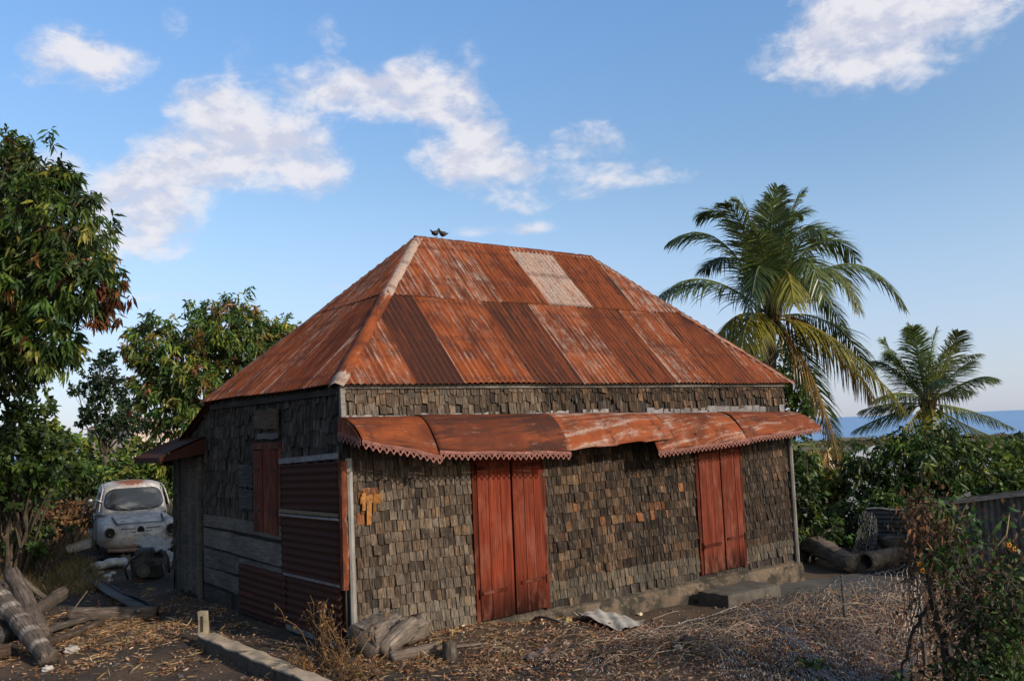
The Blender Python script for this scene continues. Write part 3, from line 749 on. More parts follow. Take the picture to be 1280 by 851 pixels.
# ---- stone footing
m, nt = new_mat('mossy_plaster'); t = node(nt, 'TexCoord').outputs['Object']
n1 = noise(nt, t, 3.2, 7, .65); n2 = noise(nt, t, 14, 6, .7)
col = mixc(nt, ramp(nt, n1, .38, .62), (.040, .036, .026), (.15, .110, .078)); col = mixc(nt, ramp(nt, n2, .55, .7, 0, .8), col, (.26, .19, .14)); col = mixc(nt, ramp(nt, noise(nt, t, 6, 4), .55, .68, 0, .8), col, (.022, .020, .015))
finish(nt, col, .95, n2, .8, .02); PLASTER = m
mb = MB(); n = 90; P = []
for i in range(n):
    x = .12+(W+.02-.12)*i/(n-1); g_ = gz(x, -.08)-.12; pr = .035+.05*sstep(2.2, 3.4, x)
    j = rng.normal(0, .005, 4)
    P.append([(x, .02, .012+j[0]), (x, -pr+.01, .0+j[1]-.01), (x, -pr-.006+j[2], -.04), (x, -pr-.012+j[3], -.10), (x, -pr-.025, g_)])
P = np.array(P); mb.grid(P)
mb.add(P[-1], [[0, 1, 2, 3, 4]]); mb.box((W-.12, -.03, -.5), (.11, 0, 0), (0, D, 0), (0, 0, .5))
mb.build('footing', PLASTER, house)

def rough_block(name, x0, x1, y0, y1, z0, z1, mat, col, n=(14, 8, 5), j=.006, parent=None, rnd=.03):
    """a worn cuboid: gridded faces, softened edges, uneven"""
    mb = MB(); cx, cy, cz = (x0+x1)/2, (y0+y1)/2, (z0+z1)/2; hx, hy, hz = (x1-x0)/2, (y1-y0)/2, (z1-z0)/2
    def pt(a, b, c):
        p = np.array([a*hx, b*hy, c*hz]); q = np.array([max(abs(p[0])-hx+rnd, 0)*np.sign(a), max(abs(p[1])-hy+rnd, 0)*np.sign(b), max(abs(p[2])-hz+rnd, 0)*np.sign(c)])
        l = np.linalg.norm(q)
        if l > rnd: p = p-q*(1-rnd/l)
        w = j*np.array([math.sin(p[1]*17+p[2]*23), math.sin(p[0]*19+p[2]*13+1), math.sin(p[0]*11+p[1]*29+2)])
        return p+w+np.array((cx, cy, cz))
    def face(f, na, nb, flip):
        P = np.array([[f(-1+2*i/na, -1+2*k/nb) for k in range(nb+1)] for i in range(na+1)]); mb.grid(P, col, flip=flip, rnd=.5)
    nx, ny, nz = n
    face(lambda a, b: pt(a, b, 1), nx, ny, False); face(lambda a, b: pt(a, b, -1), nx, ny, True)
    face(lambda a, b: pt(a, -1, b), nx, nz, False); face(lambda a, b: pt(a, 1, b), nx, nz, True)
    face(lambda a, b: pt(1, a, b), ny, nz, False); face(lambda a, b: pt(-1, a, b), ny, nz, True)
    return mb
CONC = plain_mat('worn_concrete', .92, 5, .6, 1.3, (.07, .055, .042), .52, .68, bd=.012)
zs_ = gz(5.5, -.5)
o = rough_block('doorstep', 4.88, 5.95, -.70, -.20, zs_-.05, zs_+.15, CONC, (.10, .088, .074)).build('doorstep', CONC, smooth=True)
tag(o, 'low worn concrete doorstep in front of the farther red door', 'step')
# apron of packed grey cement at the far end of the front
mb = MB(); PX = np.linspace(5.2, 9.2, 30); PY = np.linspace(-1.5, .1, 12)
XX, YY = np.meshgrid(PX, PY, indexing='ij'); XX = XX+.1*np.sin(YY*5+1)*(XX > 8.8); ZZ = ground_h(XX, YY)+.006+.004*np.sin(XX*4)
ed = np.minimum(np.minimum(XX-5.2, 9.2-XX), np.minimum(YY+1.5, .1-YY)); ZZ = ZZ-.03*(ed < .02)
mb.grid(np.stack([XX, YY, ZZ], 2)); o = mb.build('path', plain_mat('grey_apron', .95, 3, .65, 1.25, (.05, .045, .04)), smooth=True); o['kind'] = 'structure'
for a in o.data.attributes:
    if a.name == 'tint': a.data.foreach_set('color', np.tile(np.array((.085, .078, .07, .5), np.float32), len(o.data.vertices)))
# ------------------------------------------------------------------ vegetation
def rdirs(n):
    v = rng.normal(size=(n, 3)); return v/np.linalg.norm(v, axis=1)[:, None]
def unitv(v): return v/(np.linalg.norm(v, axis=-1, keepdims=True)+1e-9)
def leaves_mesh(mb, base, d, L, Wd, col, droop=.35, fold=.25):
    """one leaf per row: base point, direction, length, width; bent strip of 2 quads"""
    n = len(base); side = unitv(np.cross(d, rdirs(n))); nrm = np.cross(side, d)
    L = np.broadcast_to(L, (n,))[:, None]; Wd = np.broadcast_to(Wd, (n,))[:, None]
    dn = np.array((0, 0, -1.))
    m = base+d*L*.5+dn*L*droop*.15; t = base+d*L*.93+dn*L*droop*.55
    b2 = base+d*L*.08
    V = np.stack([b2-side*Wd*.12, b2+side*Wd*.12, m-side*Wd*.5, m+side*Wd*.5, t-side*Wd*.06, t+side*Wd*.06], 1)
    V[:, 2:4] += (nrm*Wd*fold)[:, None, :]
    i = np.arange(n)[:, None]*6
    F = np.concatenate([i+np.array([0, 1, 3, 2]), i+np.array([2, 3, 5, 4])], 0)
    C = np.concatenate([np.repeat(col, 6, 0), np.repeat(rng.random((n, 1)), 6, 0)], 1)
    mb.add(V.reshape(-1, 3), F, C)
def leaf_cols(n, pal, w, var=.22):
    c = np.array(pal)[rng.choice(len(pal), n, p=np.array(w)/sum(w))]
    return c*rng.uniform(1-var, 1+var, (n, 1))*rng.uniform(.92, 1.08, (n, 3))
def crown_points(blobs, per_m2, fill=.25):
    """points over the outside of overlapping lobes; blobs = list of (centre, radius, squash)"""
    pts = []; out = []
    for i, (c, r) in enumerate(blobs):
        n = int(4*math.pi*r*r*per_m2); d = rdirs(n)
        lump = 1+.22*np.sin(d[:, :1]*5+i)*np.cos(d[:, 1:2]*4+i*2)+.16*np.sin(d[:, 2:]*7+d[:, :1]*6+i)
        rr = r*lump*(rng.uniform(.72, 1.06, (n, 1)))
        inner = rng.random((n, 1)) < fill; rr = np.where(inner, r*rng.uniform(.3, .8, (n, 1)), rr)
        p = c+d*rr; keep = np.ones(n, bool)
        for k, (c2, r2) in enumerate(blobs):
            if k != i: keep &= np.linalg.norm(p-c2, axis=1) > r2*.62
        pts.append(p[keep]); out.append(d[keep])
    return np.concatenate(pts), np.concatenate(out)
def crown(name, blobs, per_m2, nleaf, L, Wd, pal, w, mat, parent, droop=.4, spread=.9, hang=.55, fill=.25, tips=None, tipf=.0, gaps=.25):
    P, O = crown_points(blobs, per_m2, fill)
    # holes: drop whole neighbourhoods so sky or dark interior shows through
    g = np.sin(P[:, 0]*2.1/max(.4, blobs[0][1])+1)*np.sin(P[:, 1]*2.3/max(.4, blobs[0][1]))*np.sin(P[:, 2]*2.7/max(.4, blobs[0][1])+2)
    keep = rng.random(len(P)) > gaps*(g > .12)*2.2
    P, O = P[keep], O[keep]; n = len(P)
    # every cluster has its own tone: young, old or in flower
    tone = leaf_cols(n, pal, w)
    clump = np.clip(1+.30*np.sin(P[:, 0]*3.1+P[:, 2]*4.3)+.18*np.sin(P[:, 1]*5+P[:, 2]*2), .55, 1.5)
    tone = tone*clump[:, None]
    k = nleaf
    base = np.repeat(P, k, 0)+rng.normal(0, L*.18, (n*k, 3))
    d = unitv(np.repeat(O, k, 0)*.55+rdirs(n*k)*spread+np.array((0, 0, -hang)))
    col = np.repeat(tone, k, 0)*rng.uniform(.75, 1.25, (n*k, 1))
    if tips is not None:
        m_ = np.repeat(rng.random(n) < tipf, k); col[m_] = np.array(tips)*rng.uniform(.6, 1.35, (m_.sum(), 1))
    mb = MB(); leaves_mesh(mb, base, d, L*rng.uniform(.6, 1.2, n*k), Wd*rng.uniform(.7, 1.2, n*k), col, droop)
    return mb.build(name, mat, parent)
def limb_path(p, q, n=7, bend=.12):
    p, q = np.asarray(p, float), np.asarray(q, float); L = np.linalg.norm(q-p)
    pts = [p+(q-p)*t+rng.normal(0, bend*L*.22, 3)*math.sin(t*math.pi) + np.array((0, 0, bend*L*math.sin(t*math.pi)*.4)) for t in np.linspace(0, 1, n)]
    return pts
def trunk_part(parent, foot, fork, r0, ends, col=(.10, .075, .055), twigs=6):
    mb = MB(); pts = limb_path(np.asarray(foot)-np.array((0, 0, .2)), fork, 7, .08); mb.tube(pts, np.linspace(r0*1.25, r0*.8, 7), 9, col, noise_=.05)
    for (c, r) in ends:
        pp = limb_path(fork, c, 7, .2); mb.tube(pp, np.linspace(r0*.62, r0*.16, 7), 6, col, noise_=.06)
        for _ in range(twigs):
            s = pp[random.randint(3, 6)]; e = np.asarray(c)+rdirs(1)[0]*r*.85
            mb.tube(limb_path(s, e, 5, .15), np.linspace(r0*.14, r0*.03, 5), 4, col)
    return mb.build('trunk', BARK, parent, True)
def blobs_px(lst, D, jit=.5):
    """lobes surveyed as (x, y, radius in px, extra depth) at distance D"""
    return [(pd(x, y, D+dz), r*(D+dz)/F_PX) for x, y, r, dz in lst]
def foot_of(x, y, D):
    p = pd(x, y, D); return np.array([p[0], p[1], gz(p[0], p[1])])

MG = [(0.041, 0.077, 0.018), (0.065, 0.120, 0.022), (0.121, 0.175, 0.029), (0.230, 0.225, 0.037), (0.270, 0.138, 0.039)]
# big mango at the left edge
bl = blobs_px([(-70,250,105,.3), (40,255,66,-.5), (95,285,46,-.8), (85,350,52,-1.0), (10,345,72,-.6), (20,420,62,-.5), (62,430,38,-1.0), (-60,400,90,.2), (118,345,26,-1.1), (-150,330,120,.6), (10,205,38,-.2), (60,222,24,-.6)], 13.2)
def T(name, label, cat, foot, fork_h, r0, blobs, twigs=5, group=None, **kw):
    t = thing(name, label, cat, foot, 0, group); f = np.asarray(foot, float)
    bl = [(np.asarray(c)-f, r) for c, r in blobs]; cx = np.mean([c for c, r in bl], 0)
    trunk_part(t, (0, 0, 0), np.array((cx[0]*.4, cx[1]*.4, fork_h)), r0, bl, twigs=twigs)
    crown('crown', bl, parent=t, **kw)
    return t
mango = T('mango_tree', 'tall dark mango tree with drooping leaves and a brown twig reaching over the sky', 'tree', foot_of(-130, 700, 13.6), 2.2, .24, bl,
  per_m2=38, nleaf=13, L=.175, Wd=.042, pal=MG, w=(4, 4.5, 2.8, 1.2, .25), mat=LEAF, droop=.55, hang=.62, tips=(.15, .060, .026), tipf=.02, gaps=.30)
bb = [(np.asarray(c)-np.array(mango.location), r) for c, r in blobs_px([(152,350,5,-1.2), (142,372,9,-1.2), (162,372,4,-1.2), (134,388,8,-1.1), (146,398,4,-1.2), (120,400,7,-1.2), (128,360,7,-1.2)], 13.2)]
crown('dead_leaves', bb, 130, 6, .13, .040, [(.15, .050, .022), (.20, .080, .03), (.09, .04, .02)], (3, 2, 1.5), DRYLEAF, mango, .6, .8, .7, gaps=.1)
# second mango, flushed yellow and brown, behind the house
bl = blobs_px([(225,445,58,0), (285,412,46,.3), (190,425,34,-.4), (312,440,40,0), (350,408,22,.8), (362,425,20,.8), (250,500,62,-.6), (320,490,46,0), (205,500,40,-.4), (280,545,50,-.5), (225,560,34,-.8), (330,540,40,.3)], 23)
T('mango_tree', 'broad mango tree with yellow and brown flushes behind the left end of the house', 'tree', foot_of(255, 640, 23.3), 1.6, .22, bl,
  per_m2=26, nleaf=11, L=.22, Wd=.060, pal=MG+[(.20, .075, .03)], w=(2.2, 4, 4, 3.0, .6, .3), mat=LEAF, droop=.5, hang=.6, tips=(.24, .11, .04), tipf=.05, gaps=.30)
# small fine-leaved tree farther back
bl = blobs_px([(128,466,20,0), (140,490,22,0), (112,485,14,0), (158,512,16,.4), (122,520,20,-.3), (145,535,20,0), (104,525,9,0), (168,530,10,0), (92,487,7,0), (132,447,10,0)], 30)
T('acacia_tree', 'small dark fine-leaved tree with a thin trunk above the wrecked car', 'tree', foot_of(132, 620, 30), 1.4, .065, bl, twigs=8,
  per_m2=34, nleaf=9, L=.15, Wd=.075, pal=[(.018, .040, .016), (.028, .055, .020), (.040, .07, .022)], w=(3, 3, 1), mat=LEAF, droop=.2, hang=.1, spread=1.1, gaps=.35)
# shrubs on the left
SHP = [(0.030, 0.057, 0.014), (0.057, 0.103, 0.020), (0.105, 0.163, 0.026), (0.203, 0.231, 0.035)]
def shrub(label, lst, D, foot, name='shrub', **kw):
    a = dict(per_m2=36, nleaf=8, L=.15, Wd=.075, pal=SHP, w=(3, 4, 2.5, .8), mat=LEAF, droop=.3, hang=.2, spread=1.1, gaps=.25); a.update(kw)
    b_ = blobs_px(lst, D); f = foot_of(*foot, D)
    t = thing(name, label, 'shrub', f); bl = [(c-f, r) for c, r in b_]
    mb = MB()
    for c, r in bl:
        for _ in range(4):
            e = c+rdirs(1)[0]*r*.8; mb.tube(limb_path((rng.normal(0, .1), rng.normal(0, .1), -.1), e, 6, .15), np.linspace(.03, .006, 6), 5, (.09, .07, .05))
    mb.build('stem', BARK, t); a['name'] = 'foliage'; crown(blobs=bl, parent=t, **a)
    return t
shrub('dark broad-leaved shrub under the tall mango at the left edge', [(10,525,52,0), (45,552,34,-.3), (14,585,44,-.4), (62,580,30,-.5), (-40,560,60,0), (20,560,40,-.5), (22,624,24,.3), (-25,630,34,.2)], 14.5, (20, 690), w=(4, 4, 1.6, .4))
shrub('bright yellow-green shrub just behind the car roof', [(160,585,24,0), (190,580,26,.3), (205,600,22,0), (140,600,18,0), (175,600,22,-.2)], 22, (170, 640), w=(.8, 2.5, 3.5, 2.2), L=.19, per_m2=26)
shrub('leafy shrub between the dark shrub and the thin-trunked tree', [(90,588,24,0), (110,602,22,-.3), (80,612,26,-.4), (128,600,14,.3), (64,578,24,.4)], 20, (95, 650), w=(2, 4, 3, 1.0), L=.19, per_m2=26)
shrub('low pale scrub far behind the thin-trunked tree', [(90,560,24,0), (130,575,22,0), (170,565,22,0), (200,575,22,0), (60,555,26,0), (230,570,22,0)], 42, (130, 600), w=(1, 2.5, 3, 2.2), L=.34, Wd=.17, per_m2=9)
shrub('low dark creeping shrub beside the white panel', [(30,668,13,0), (55,662,9,0), (86,664,6,.2), (44,684,9,-.3), (10,684,12,0), (70,684,5,-.2)], 14.5, (50, 700), w=(4, 3, 1, .3), L=.12, per_m2=60)
shrub('dry brown bush left of the car with withered leaves', [(75,650,20,0), (95,640,14,.2), (25,652,16,-1.2), (0,640,18,-1.2), (48,640,14,-.6), (60,640,14,.4), (110,645,9,.2), (50,655,14,0)], 17, (80, 675), 'dry_bush', pal=[(.17, .085, .04), (.22, .13, .06), (.10, .06, .03), (.06, .07, .02)], w=(3, 2, 2, .8), mat=DRYLEAF, L=.16, Wd=.05, per_m2=40)
# right of the house
shrub('large dark drooping mango bush on the slope right of the house', [(1165,575,42,0), (1125,585,38,.2), (1195,590,34,.3), (1150,555,26,0), (1185,560,26,.2), (1100,622,34,0), (1150,625,50,-.3), (1200,630,34,-.3), (1110,650,36,-.6), (1064,655,28,.2), (1035,668,20,.3), (1075,665,30,.3), (1075,575,20,.2), (1215,600,24,.3)], 17, (1130, 730), 'mango_bush', L=.20, Wd=.05, w=(4, 4.5, 2.2, .7), droop=.5, hang=.6, per_m2=38, nleaf=9, gaps=.22)
shrub('green bush with a few white flowers against the far corner of the house', [(1005,650,26,0), (1000,610,22,.3), (1012,625,18,.2), (1030,660,24,0)  , (1000,668,14,.4), (1005,575,14,.5)], 15.5, (1010, 715), w=(3.5, 4, 2, .8), tips=(.55, .55, .50), tipf=.02)
shrub('sunlit yellow-green shrub below the hanging palm fronds', [(1020,600,20,0), (1045,605,18,.2), (1010,585,14,.3), (1030,620,18,0), (1060,598,10,0), (1000,600,14,.2), (1042,622,16,0)], 18.5, (1030, 690), w=(.3, 1.2, 3, 5), L=.15, per_m2=34)
shrub('bright green shrub along the right edge above the grey shed', [(1240,580,24,0), (1268,570,24,.3), (1290,590,30,0), (1262,600,24,-.3), (1235,605,14,-.2), (1215,560,14,.4), (1300,560,24,0)], 21, (1260, 660), w=(.6, 2.5, 4, 2.2), L=.18, per_m2=28)
shrub('round bush overhanging the shed roof at the right edge', [(1258,608,18,0), (1280,604,20,0), (1300,612,24,0), (1240,612,9,0)], 16.5, (1280, 680), w=(1, 3, 4, 1), L=.13)
T('leafy_tree', 'round green tree behind the far roof corner and below the tall palm', 'tree', foot_of(985, 640, 25), 1.2, .12,
  blobs_px([(945,450,22,0), (975,455,24,.3), (995,480,22,0), (1000,510,20,0), (985,530,22,0), (960,480,26,.3), (930,440,14,.2)], 25), per_m2=26, nleaf=8, L=.2, Wd=.085, pal=SHP, w=(2.5, 4, 2, 1.2), mat=LEAF, gaps=.3, droop=.3, hang=.2)

# ---- coconut palms
def bez(p0, p1, p2, n): return np.array([(1-t)**2*p0+2*t*(1-t)*p1+t*t*p2 for t in np.linspace(0, 1, n)])
def frond(mb, pts, lmax, col, hang=.5, twist=0.0, dens=46):
    n = len(pts); T_ = unitv(np.gradient(pts, axis=0)); up = np.array((0, 0, 1.))
    mb.tube(pts, np.linspace(.030, .006, n), 5, np.asarray(col)*np.array((1.7, 1.35, 1.3)))
    L = np.linalg.norm(np.diff(pts, axis=0), axis=1).sum()
    for s in (-1, 1):
        k = dens; tt = np.linspace(.14, .995, k)+rng.normal(0, .003, k); tt = np.clip(tt, .1, 1)
        f = tt*(n-1); i = np.minimum(f.astype(int), n-2); w = (f-i)[:, None]
        B_ = pts[i]*(1-w)+pts[i+1]*w; t_ = unitv(T_[i]*(1-w)+T_[i+1]*w)
        side = np.cross(t_, up); side = unitv(side+np.array((.02, .01, 0)))*s
        c, s_ = math.cos(twist), math.sin(twist); nrm = np.cross(side, t_)*s; side = side*c+nrm*s_*s
        fwd = .50+.95*tt[:, None]
        d = unitv(side*1.0+t_*fwd+rng.normal(0, .13, (k, 3))+np.array((0, 0, -hang))*rng.uniform(.6, 1.3, (k, 1))*(1.15-.8*np.abs(t_[:, 2:3])))
        ll = lmax*(np.sin(np.pi*np.clip(tt*.80+.16, 0, 1))**.7)*rng.uniform(.82, 1.1, k); ll = ll[:, None]
        wv = .021*np.array((0, 0, 1.))
        q = np.cross(d, rdirs(k)*.25+np.cross(d, t_)); q = unitv(q)*.0135
        p1 = B_+d*ll*.4+np.array((0, 0, -1.))*ll*.07*hang; p2 = B_+d*ll*.75+np.array((0, 0, -1.))*ll*.26*hang; p3 = B_+d*ll*.95+np.array((0, 0, -1.))*ll*.55*hang
        V = np.stack([B_-q*.6, B_+q*.6, p1-q, p1+q, p2-q*.7, p2+q*.7, p3-q*.1, p3+q*.1], 1)
        ii = np.arange(k)[:, None]*8
        F = np.concatenate([ii+np.array([0, 1, 3, 2]), ii+np.array([2, 3, 5, 4]), ii+np.array([4, 5, 7, 6])], 0)
        cc = np.asarray(col)*rng.uniform(.65, 1.35, (k, 1))
        C = np.concatenate([np.repeat(cc, 8, 0), np.repeat(rng.random((k, 1)), 8, 0)], 1)
        tipc = C.reshape(k, 8, 4); tipc[:, 6:, :3] = tipc[:, 6:, :3]*.4+np.array((.13, .095, .03))*.6
        mb.add(V.reshape(-1, 3), F, C)
def palm(label, cx, cy, D, fr, lmax, trunk_r, base_px, nuts=5, dens=46):
    ctr = pd(cx, cy, D); fp = pd(base_px, 640, D+.3); foot = np.array((fp[0], fp[1], gz(fp[0], fp[1])))
    t = thing('coconut_palm', label, 'palm tree', foot); o = ctr-foot; mpp = D/F_PX
    mb = MB(); n = 26; pts = [o*np.array((s**1.3, s**1.3, s))-np.array((0, 0, .3))*(1-s) for s in np.linspace(0, 1, n)]
    mb.tube(pts, [trunk_r*(1.15-.35*i/n)*(1+.06*(i % 2)) for i in range(n)], 10, (.15, .125, .10)); mb.build('trunk', BARK, t)
    mb = MB()
    for i in range(16):
        a = rng.uniform(0, 6.28); e = o+np.array((math.cos(a)*.28, math.sin(a)*.28, rng.uniform(.1, .5)))
        mb.tube([o+np.array((math.cos(a)*.1, math.sin(a)*.1, -.35)), o+np.array((math.cos(a)*.2, math.sin(a)*.2, -.05)), e], [.06, .05, .02], 5, np.array((.16, .11, .05))*rng.uniform(.6, 1.2))
    mb.build('leaf_bases', BARKY, t)
    for (mx, my, ex, ey, dep, kind) in fr:
        # rib from the heart through a bend to a tip (metres across / up / towards-away)
        def off(x, y, dd): return o+(CR*(x-cx)-CU*(y-cy))*mpp+fw*dd
        col = {'g': (.150, .20, .052), 'd': (.095, .135, .040), 'y': (.27, .25, .040), 'o': (.27, .17, .045), 'l': (.12, .14, .036)}[kind]
        p1, p2 = off(mx, my, dep*.6), off(ex, ey, dep)
        pc = 2*p1-.5*(o+p2)                       # control point so the rib passes through the bend
        pts = bez(o+rng.normal(0, .03, 3), pc, p2, 16)
        mb = MB(); frond(mb, pts, lmax*rng.uniform(1.0, 1.2), col, hang={'y': .8, 'o': 1.0}.get(kind, .45), twist=rng.uniform(-.3, .3), dens=dens)
        mb.build('frond', PALMLEAF, t)
    for i in range(nuts):
        a = 6.28*i/nuts+.4; mb = MB(); mb.sphere(o+np.array((math.cos(a)*.26, math.sin(a)*.26, -.22-.1*(i % 2))), (.10, .10, .13), 9, 7, np.array((.10, .11, .03))); mb.build('coconut', PALMLEAF, t, True)
    return t
palm('tall coconut palm with yellowing lower fronds behind the right end of the roof', 962, 398, 20, [
 (905,300,840,300,.5,'g'), (880,352,822,372,-.6,'d'), (925,280,884,262,.9,'g'), (945,290,925,248,.3,'g'), (965,285,985,238,1.0,'l'), (985,290,1012,262,.6,'g'), (955,300,958,242,-.8,'d'),
 (1022,302,1078,322,.4,'g'), (1045,333,1110,388,-.9,'g'), (1010,340,1040,392,-1.6,'l'), (915,395,880,432,-.8,'y'), (925,400,905,440,-1.5,'y'), (1045,402,1106,470,.8,'d'), (1035,425,1112,512,-.8,'y'),
 (1030,415,1100,500,.4,'o'), (1005,470,1040,592,-.8,'o'), (1008,455,1055,565,.3,'g'), (955,345,950,385,-2.4,'y'), (975,330,985,380,-2.3,'g'), (930,340,905,395,-2.2,'d'), (985,320,1020,360,1.8,'d'), (935,320,900,330,2.0,'d'), (960,300,945,265,1.8,'d'), (995,345,1050,345,2.0,'d'), (940,330,915,300,-1.7,'g'), (980,315,1000,300,-1.6,'g'), (985,285,1003,242,.1,'g'), (1000,300,1035,278,.9,'g'), (930,300,902,258,-.4,'l'), (1020,360,1070,420,.6,'d'), (975,300,975,254,.5,'l')], .74, .15, 968, 6, 88)
palm('smaller coconut palm standing farther down the slope near the right edge', 1160, 505, 27, [
 (1125,450,1112,425,.4,'g'), (1140,440,1130,412,-.6,'g'), (1155,440,1155,408,.7,'d'), (1170,450,1190,425,-.5,'g'), (1185,460,1232,442,.3,'l'), (1195,475,1215,470,-1.2,'g'), (1130,465,1105,452,.8,'d'), (1120,490,1080,500,-.6,'g'),
 (1120,518,1075,540,.5,'g'), (1125,530,1095,562,-.8,'y'), (1210,512,1270,535,.2,'g'), (1195,530,1230,545,-1.2,'l'), (1140,480,1150,470,-1.8,'d'), (1165,470,1175,450,-1.8,'g'), (1175,470,1185,440,1.5,'d'), (1145,470,1140,440,1.6,'d'), (1150,525,1135,560,-1.4,'y'), (1150,440,1140,405,.2,'g'), (1165,445,1172,412,.1,'g'), (1180,455,1205,430,.6,'g'), (1130,455,1118,445,.3,'g'), (1190,490,1225,490,.5,'d'), (1125,505,1085,515,.6,'d'), (1175,445,1180,415,-.9,'l')], .66, .13, 1158, 4, 72)
# yellow young fronds hanging below the tall palm, by the house corner
palm('young yellow palm below the tall one beside the far wall corner', 1028, 585, 22, [(1010,565,995,610,-.3,'y'), (1020,570,1008,630,.2,'o'), (1040,570,1052,612,.0,'o'), (1030,565,1034,640,-.4,'o'), (1015,555,1003,568,.3,'l'), (1045,560,1065,585,.4,'y')], .4, .06, 1030, 0, 30)

# ---- far scrub on the coastal plain: one mass of small bushes, and a few pale houses
mb = MB(); n = 2600
ss = np.exp(rng.uniform(math.log(45), math.log(2500), n)); aa = rng.uniform(R_(15), R_(75), n)
xx = ss*np.sin(aa); yy = ss*np.cos(aa)
keepm = (xx*.88+yy*.47) > 40; xx, yy, ss = xx[keepm], yy[keepm], ss[keepm]; n = len(xx)
zz = ground_h(xx, yy); sz = rng.uniform(.5, 1.4, n)*np.clip(ss/70, .8, 7)*.55
k = 26
base = np.stack([xx, yy, zz+sz*.4], 1); dd = rdirs(n*k); dd[:, 2] = np.abs(dd[:, 2])
bp = np.repeat(base, k, 0)+dd*np.repeat(sz, k)[:, None]*rng.uniform(.5, 1.0, (n*k, 1))*np.array((1.3, 1.3, .9))
tone = np.repeat(leaf_cols(n, [(.035, .055, .018), (.065, .085, .028), (.14, .125, .048), (.20, .15, .07)], (2.5, 3, 2.5, 1.5)), k, 0)
leaves_mesh(mb, bp, dd, np.repeat(sz*.75, k), np.repeat(sz*.5, k), tone*rng.uniform(.8, 1.2, (n*k, 1)))
o = mb.build('scrub', LEAF); tag(o, 'far dry scrub and bushes over the plain down to the sea', 'scrub', None, 'stuff')
HOUSEWALL = plain_mat('far_plaster', .8, 2, .85, 1.1)
def far_house(label, px_, py_, D, w, h, d, wall, rf):
    c = pd(px_, py_, D); f = np.array((c[0], c[1], gz(c[0], c[1]))); hb = max(h, c[2]-f[2])
    t = thing('far_house', label, 'house', f, .5)
    mb = MB(); mb.box((-w/2, -d/2, -.5), (w, 0, 0), (0, d, 0), (0, 0, hb+.5), wall); mb.build('wall', HOUSEWALL, t)
    mb = MB(); e = w*.06
    mb.add([(-w/2-e, -d/2-e, hb), (w/2+e, -d/2-e, hb), (w/2+e, d/2+e, hb), (-w/2-e, d/2+e, hb), (-w/4, 0, hb+w*.18), (w/4, 0, hb+w*.18)], [[0, 1, 5, 4], [2, 3, 4, 5], [1, 2, 5], [3, 0, 4], [3, 2, 1, 0]], rf); mb.build('roof', HOUSEWALL, t)
    mb = MB()
    for k in range(2):
        mb2 = MB(); x = -w*.28+k*w*.4; mb2.box((x, -d/2-.04, hb*.45), (w*.14, 0, 0), (0, .03, 0), (0, 0, hb*.28), (.03, .035, .04)); mb2.build('window', HOUSEWALL, t)
far_house('small white house roof among bushes below the tall palm', 1092, 572, 46, 3.2, 2.4, 3, (.62, .62, .60), (.55, .55, .55))
far_house('pale house half hidden by the bright shrub at the right', 1228, 598, 38, 3.0, 2.4, 3, (.50, .50, .52), (.42, .43, .46))
far_house('white house tucked behind the dark mango bush', 1115, 592, 40, 2.0, 2.2, 2, (.7, .69, .66), (.5, .48, .46))
far_house('pale distant house seen past the thin-trunked tree', 168, 535, 62, 4.2, 3.0, 4, (.62, .50, .45), (.45, .30, .25))

# ---- grass, weeds
GRASS = leaf_mat('grass_blade', .2, .7, .15)
def blades(mb, pts, h, wd, pal, w, lean=.5):
    n = len(pts); d = unitv(np.array((0, 0, 1.))+rdirs(n)*lean); d[:, 2] = np.abs(d[:, 2])
    leaves_mesh(mb, pts, d, h*rng.uniform(.5, 1.25, n), wd, leaf_cols(n, pal, w), .5, .1)
DRY = [(.30, .19, .085), (.20, .12, .055), (.36, .26, .13), (.11, .10, .035), (.09, .10, .035)]
def scatter_px(n, x0, x1, y0, y1):
    q = []
    while len(q) < n:
        p = pz(rng.uniform(x0, x1), rng.uniform(y0, y1), 0.02); q.append((p[0], p[1], 0))
    q = np.array(q); q[:, 2] = ground_h(q[:, 0], q[:, 1]); return q
mb = MB()
cl = scatter_px(330, -60, 118, 660, 746)
pts = np.repeat(cl, 34, 0)+rng.normal(0, .11, (330*34, 3))*np.array((1, 1, 0)); pts[:, 2] = ground_h(pts[:, 0], pts[:, 1])
blades(mb, pts, .34, .009, DRY, (3, 3, 1.2, 1.6, 1.8), .55)
cl = scatter_px(190, 20, 235, 640, 705); pts = np.repeat(cl, 30, 0)+rng.normal(0, .15, (190*30, 3))*np.array((1, 1, 0)); pts[:, 2] = ground_h(pts[:, 0], pts[:, 1])
pts = pts[(pts[:, 0] < -.3) | (pts[:, 1] > 11.5)]
blades(mb, pts, .5, .012, DRY, (3, 2, 1.5, 2, 2.5), .5)
cl = scatter_px(40, 60, 215, 612, 640); pts = np.repeat(cl, 40, 0)+rng.normal(0, .5, (40*40, 3))*np.array((1, 1, 0)); pts[:, 2] = ground_h(pts[:, 0], pts[:, 1])
blades(mb, pts, .8, .03, DRY, (2, 2, 2.5, 2, 2.5), .4)
tag(mb.build('grass', GRASS), 'dry brown and olive grass over the left of the yard', 'grass', None, 'stuff')
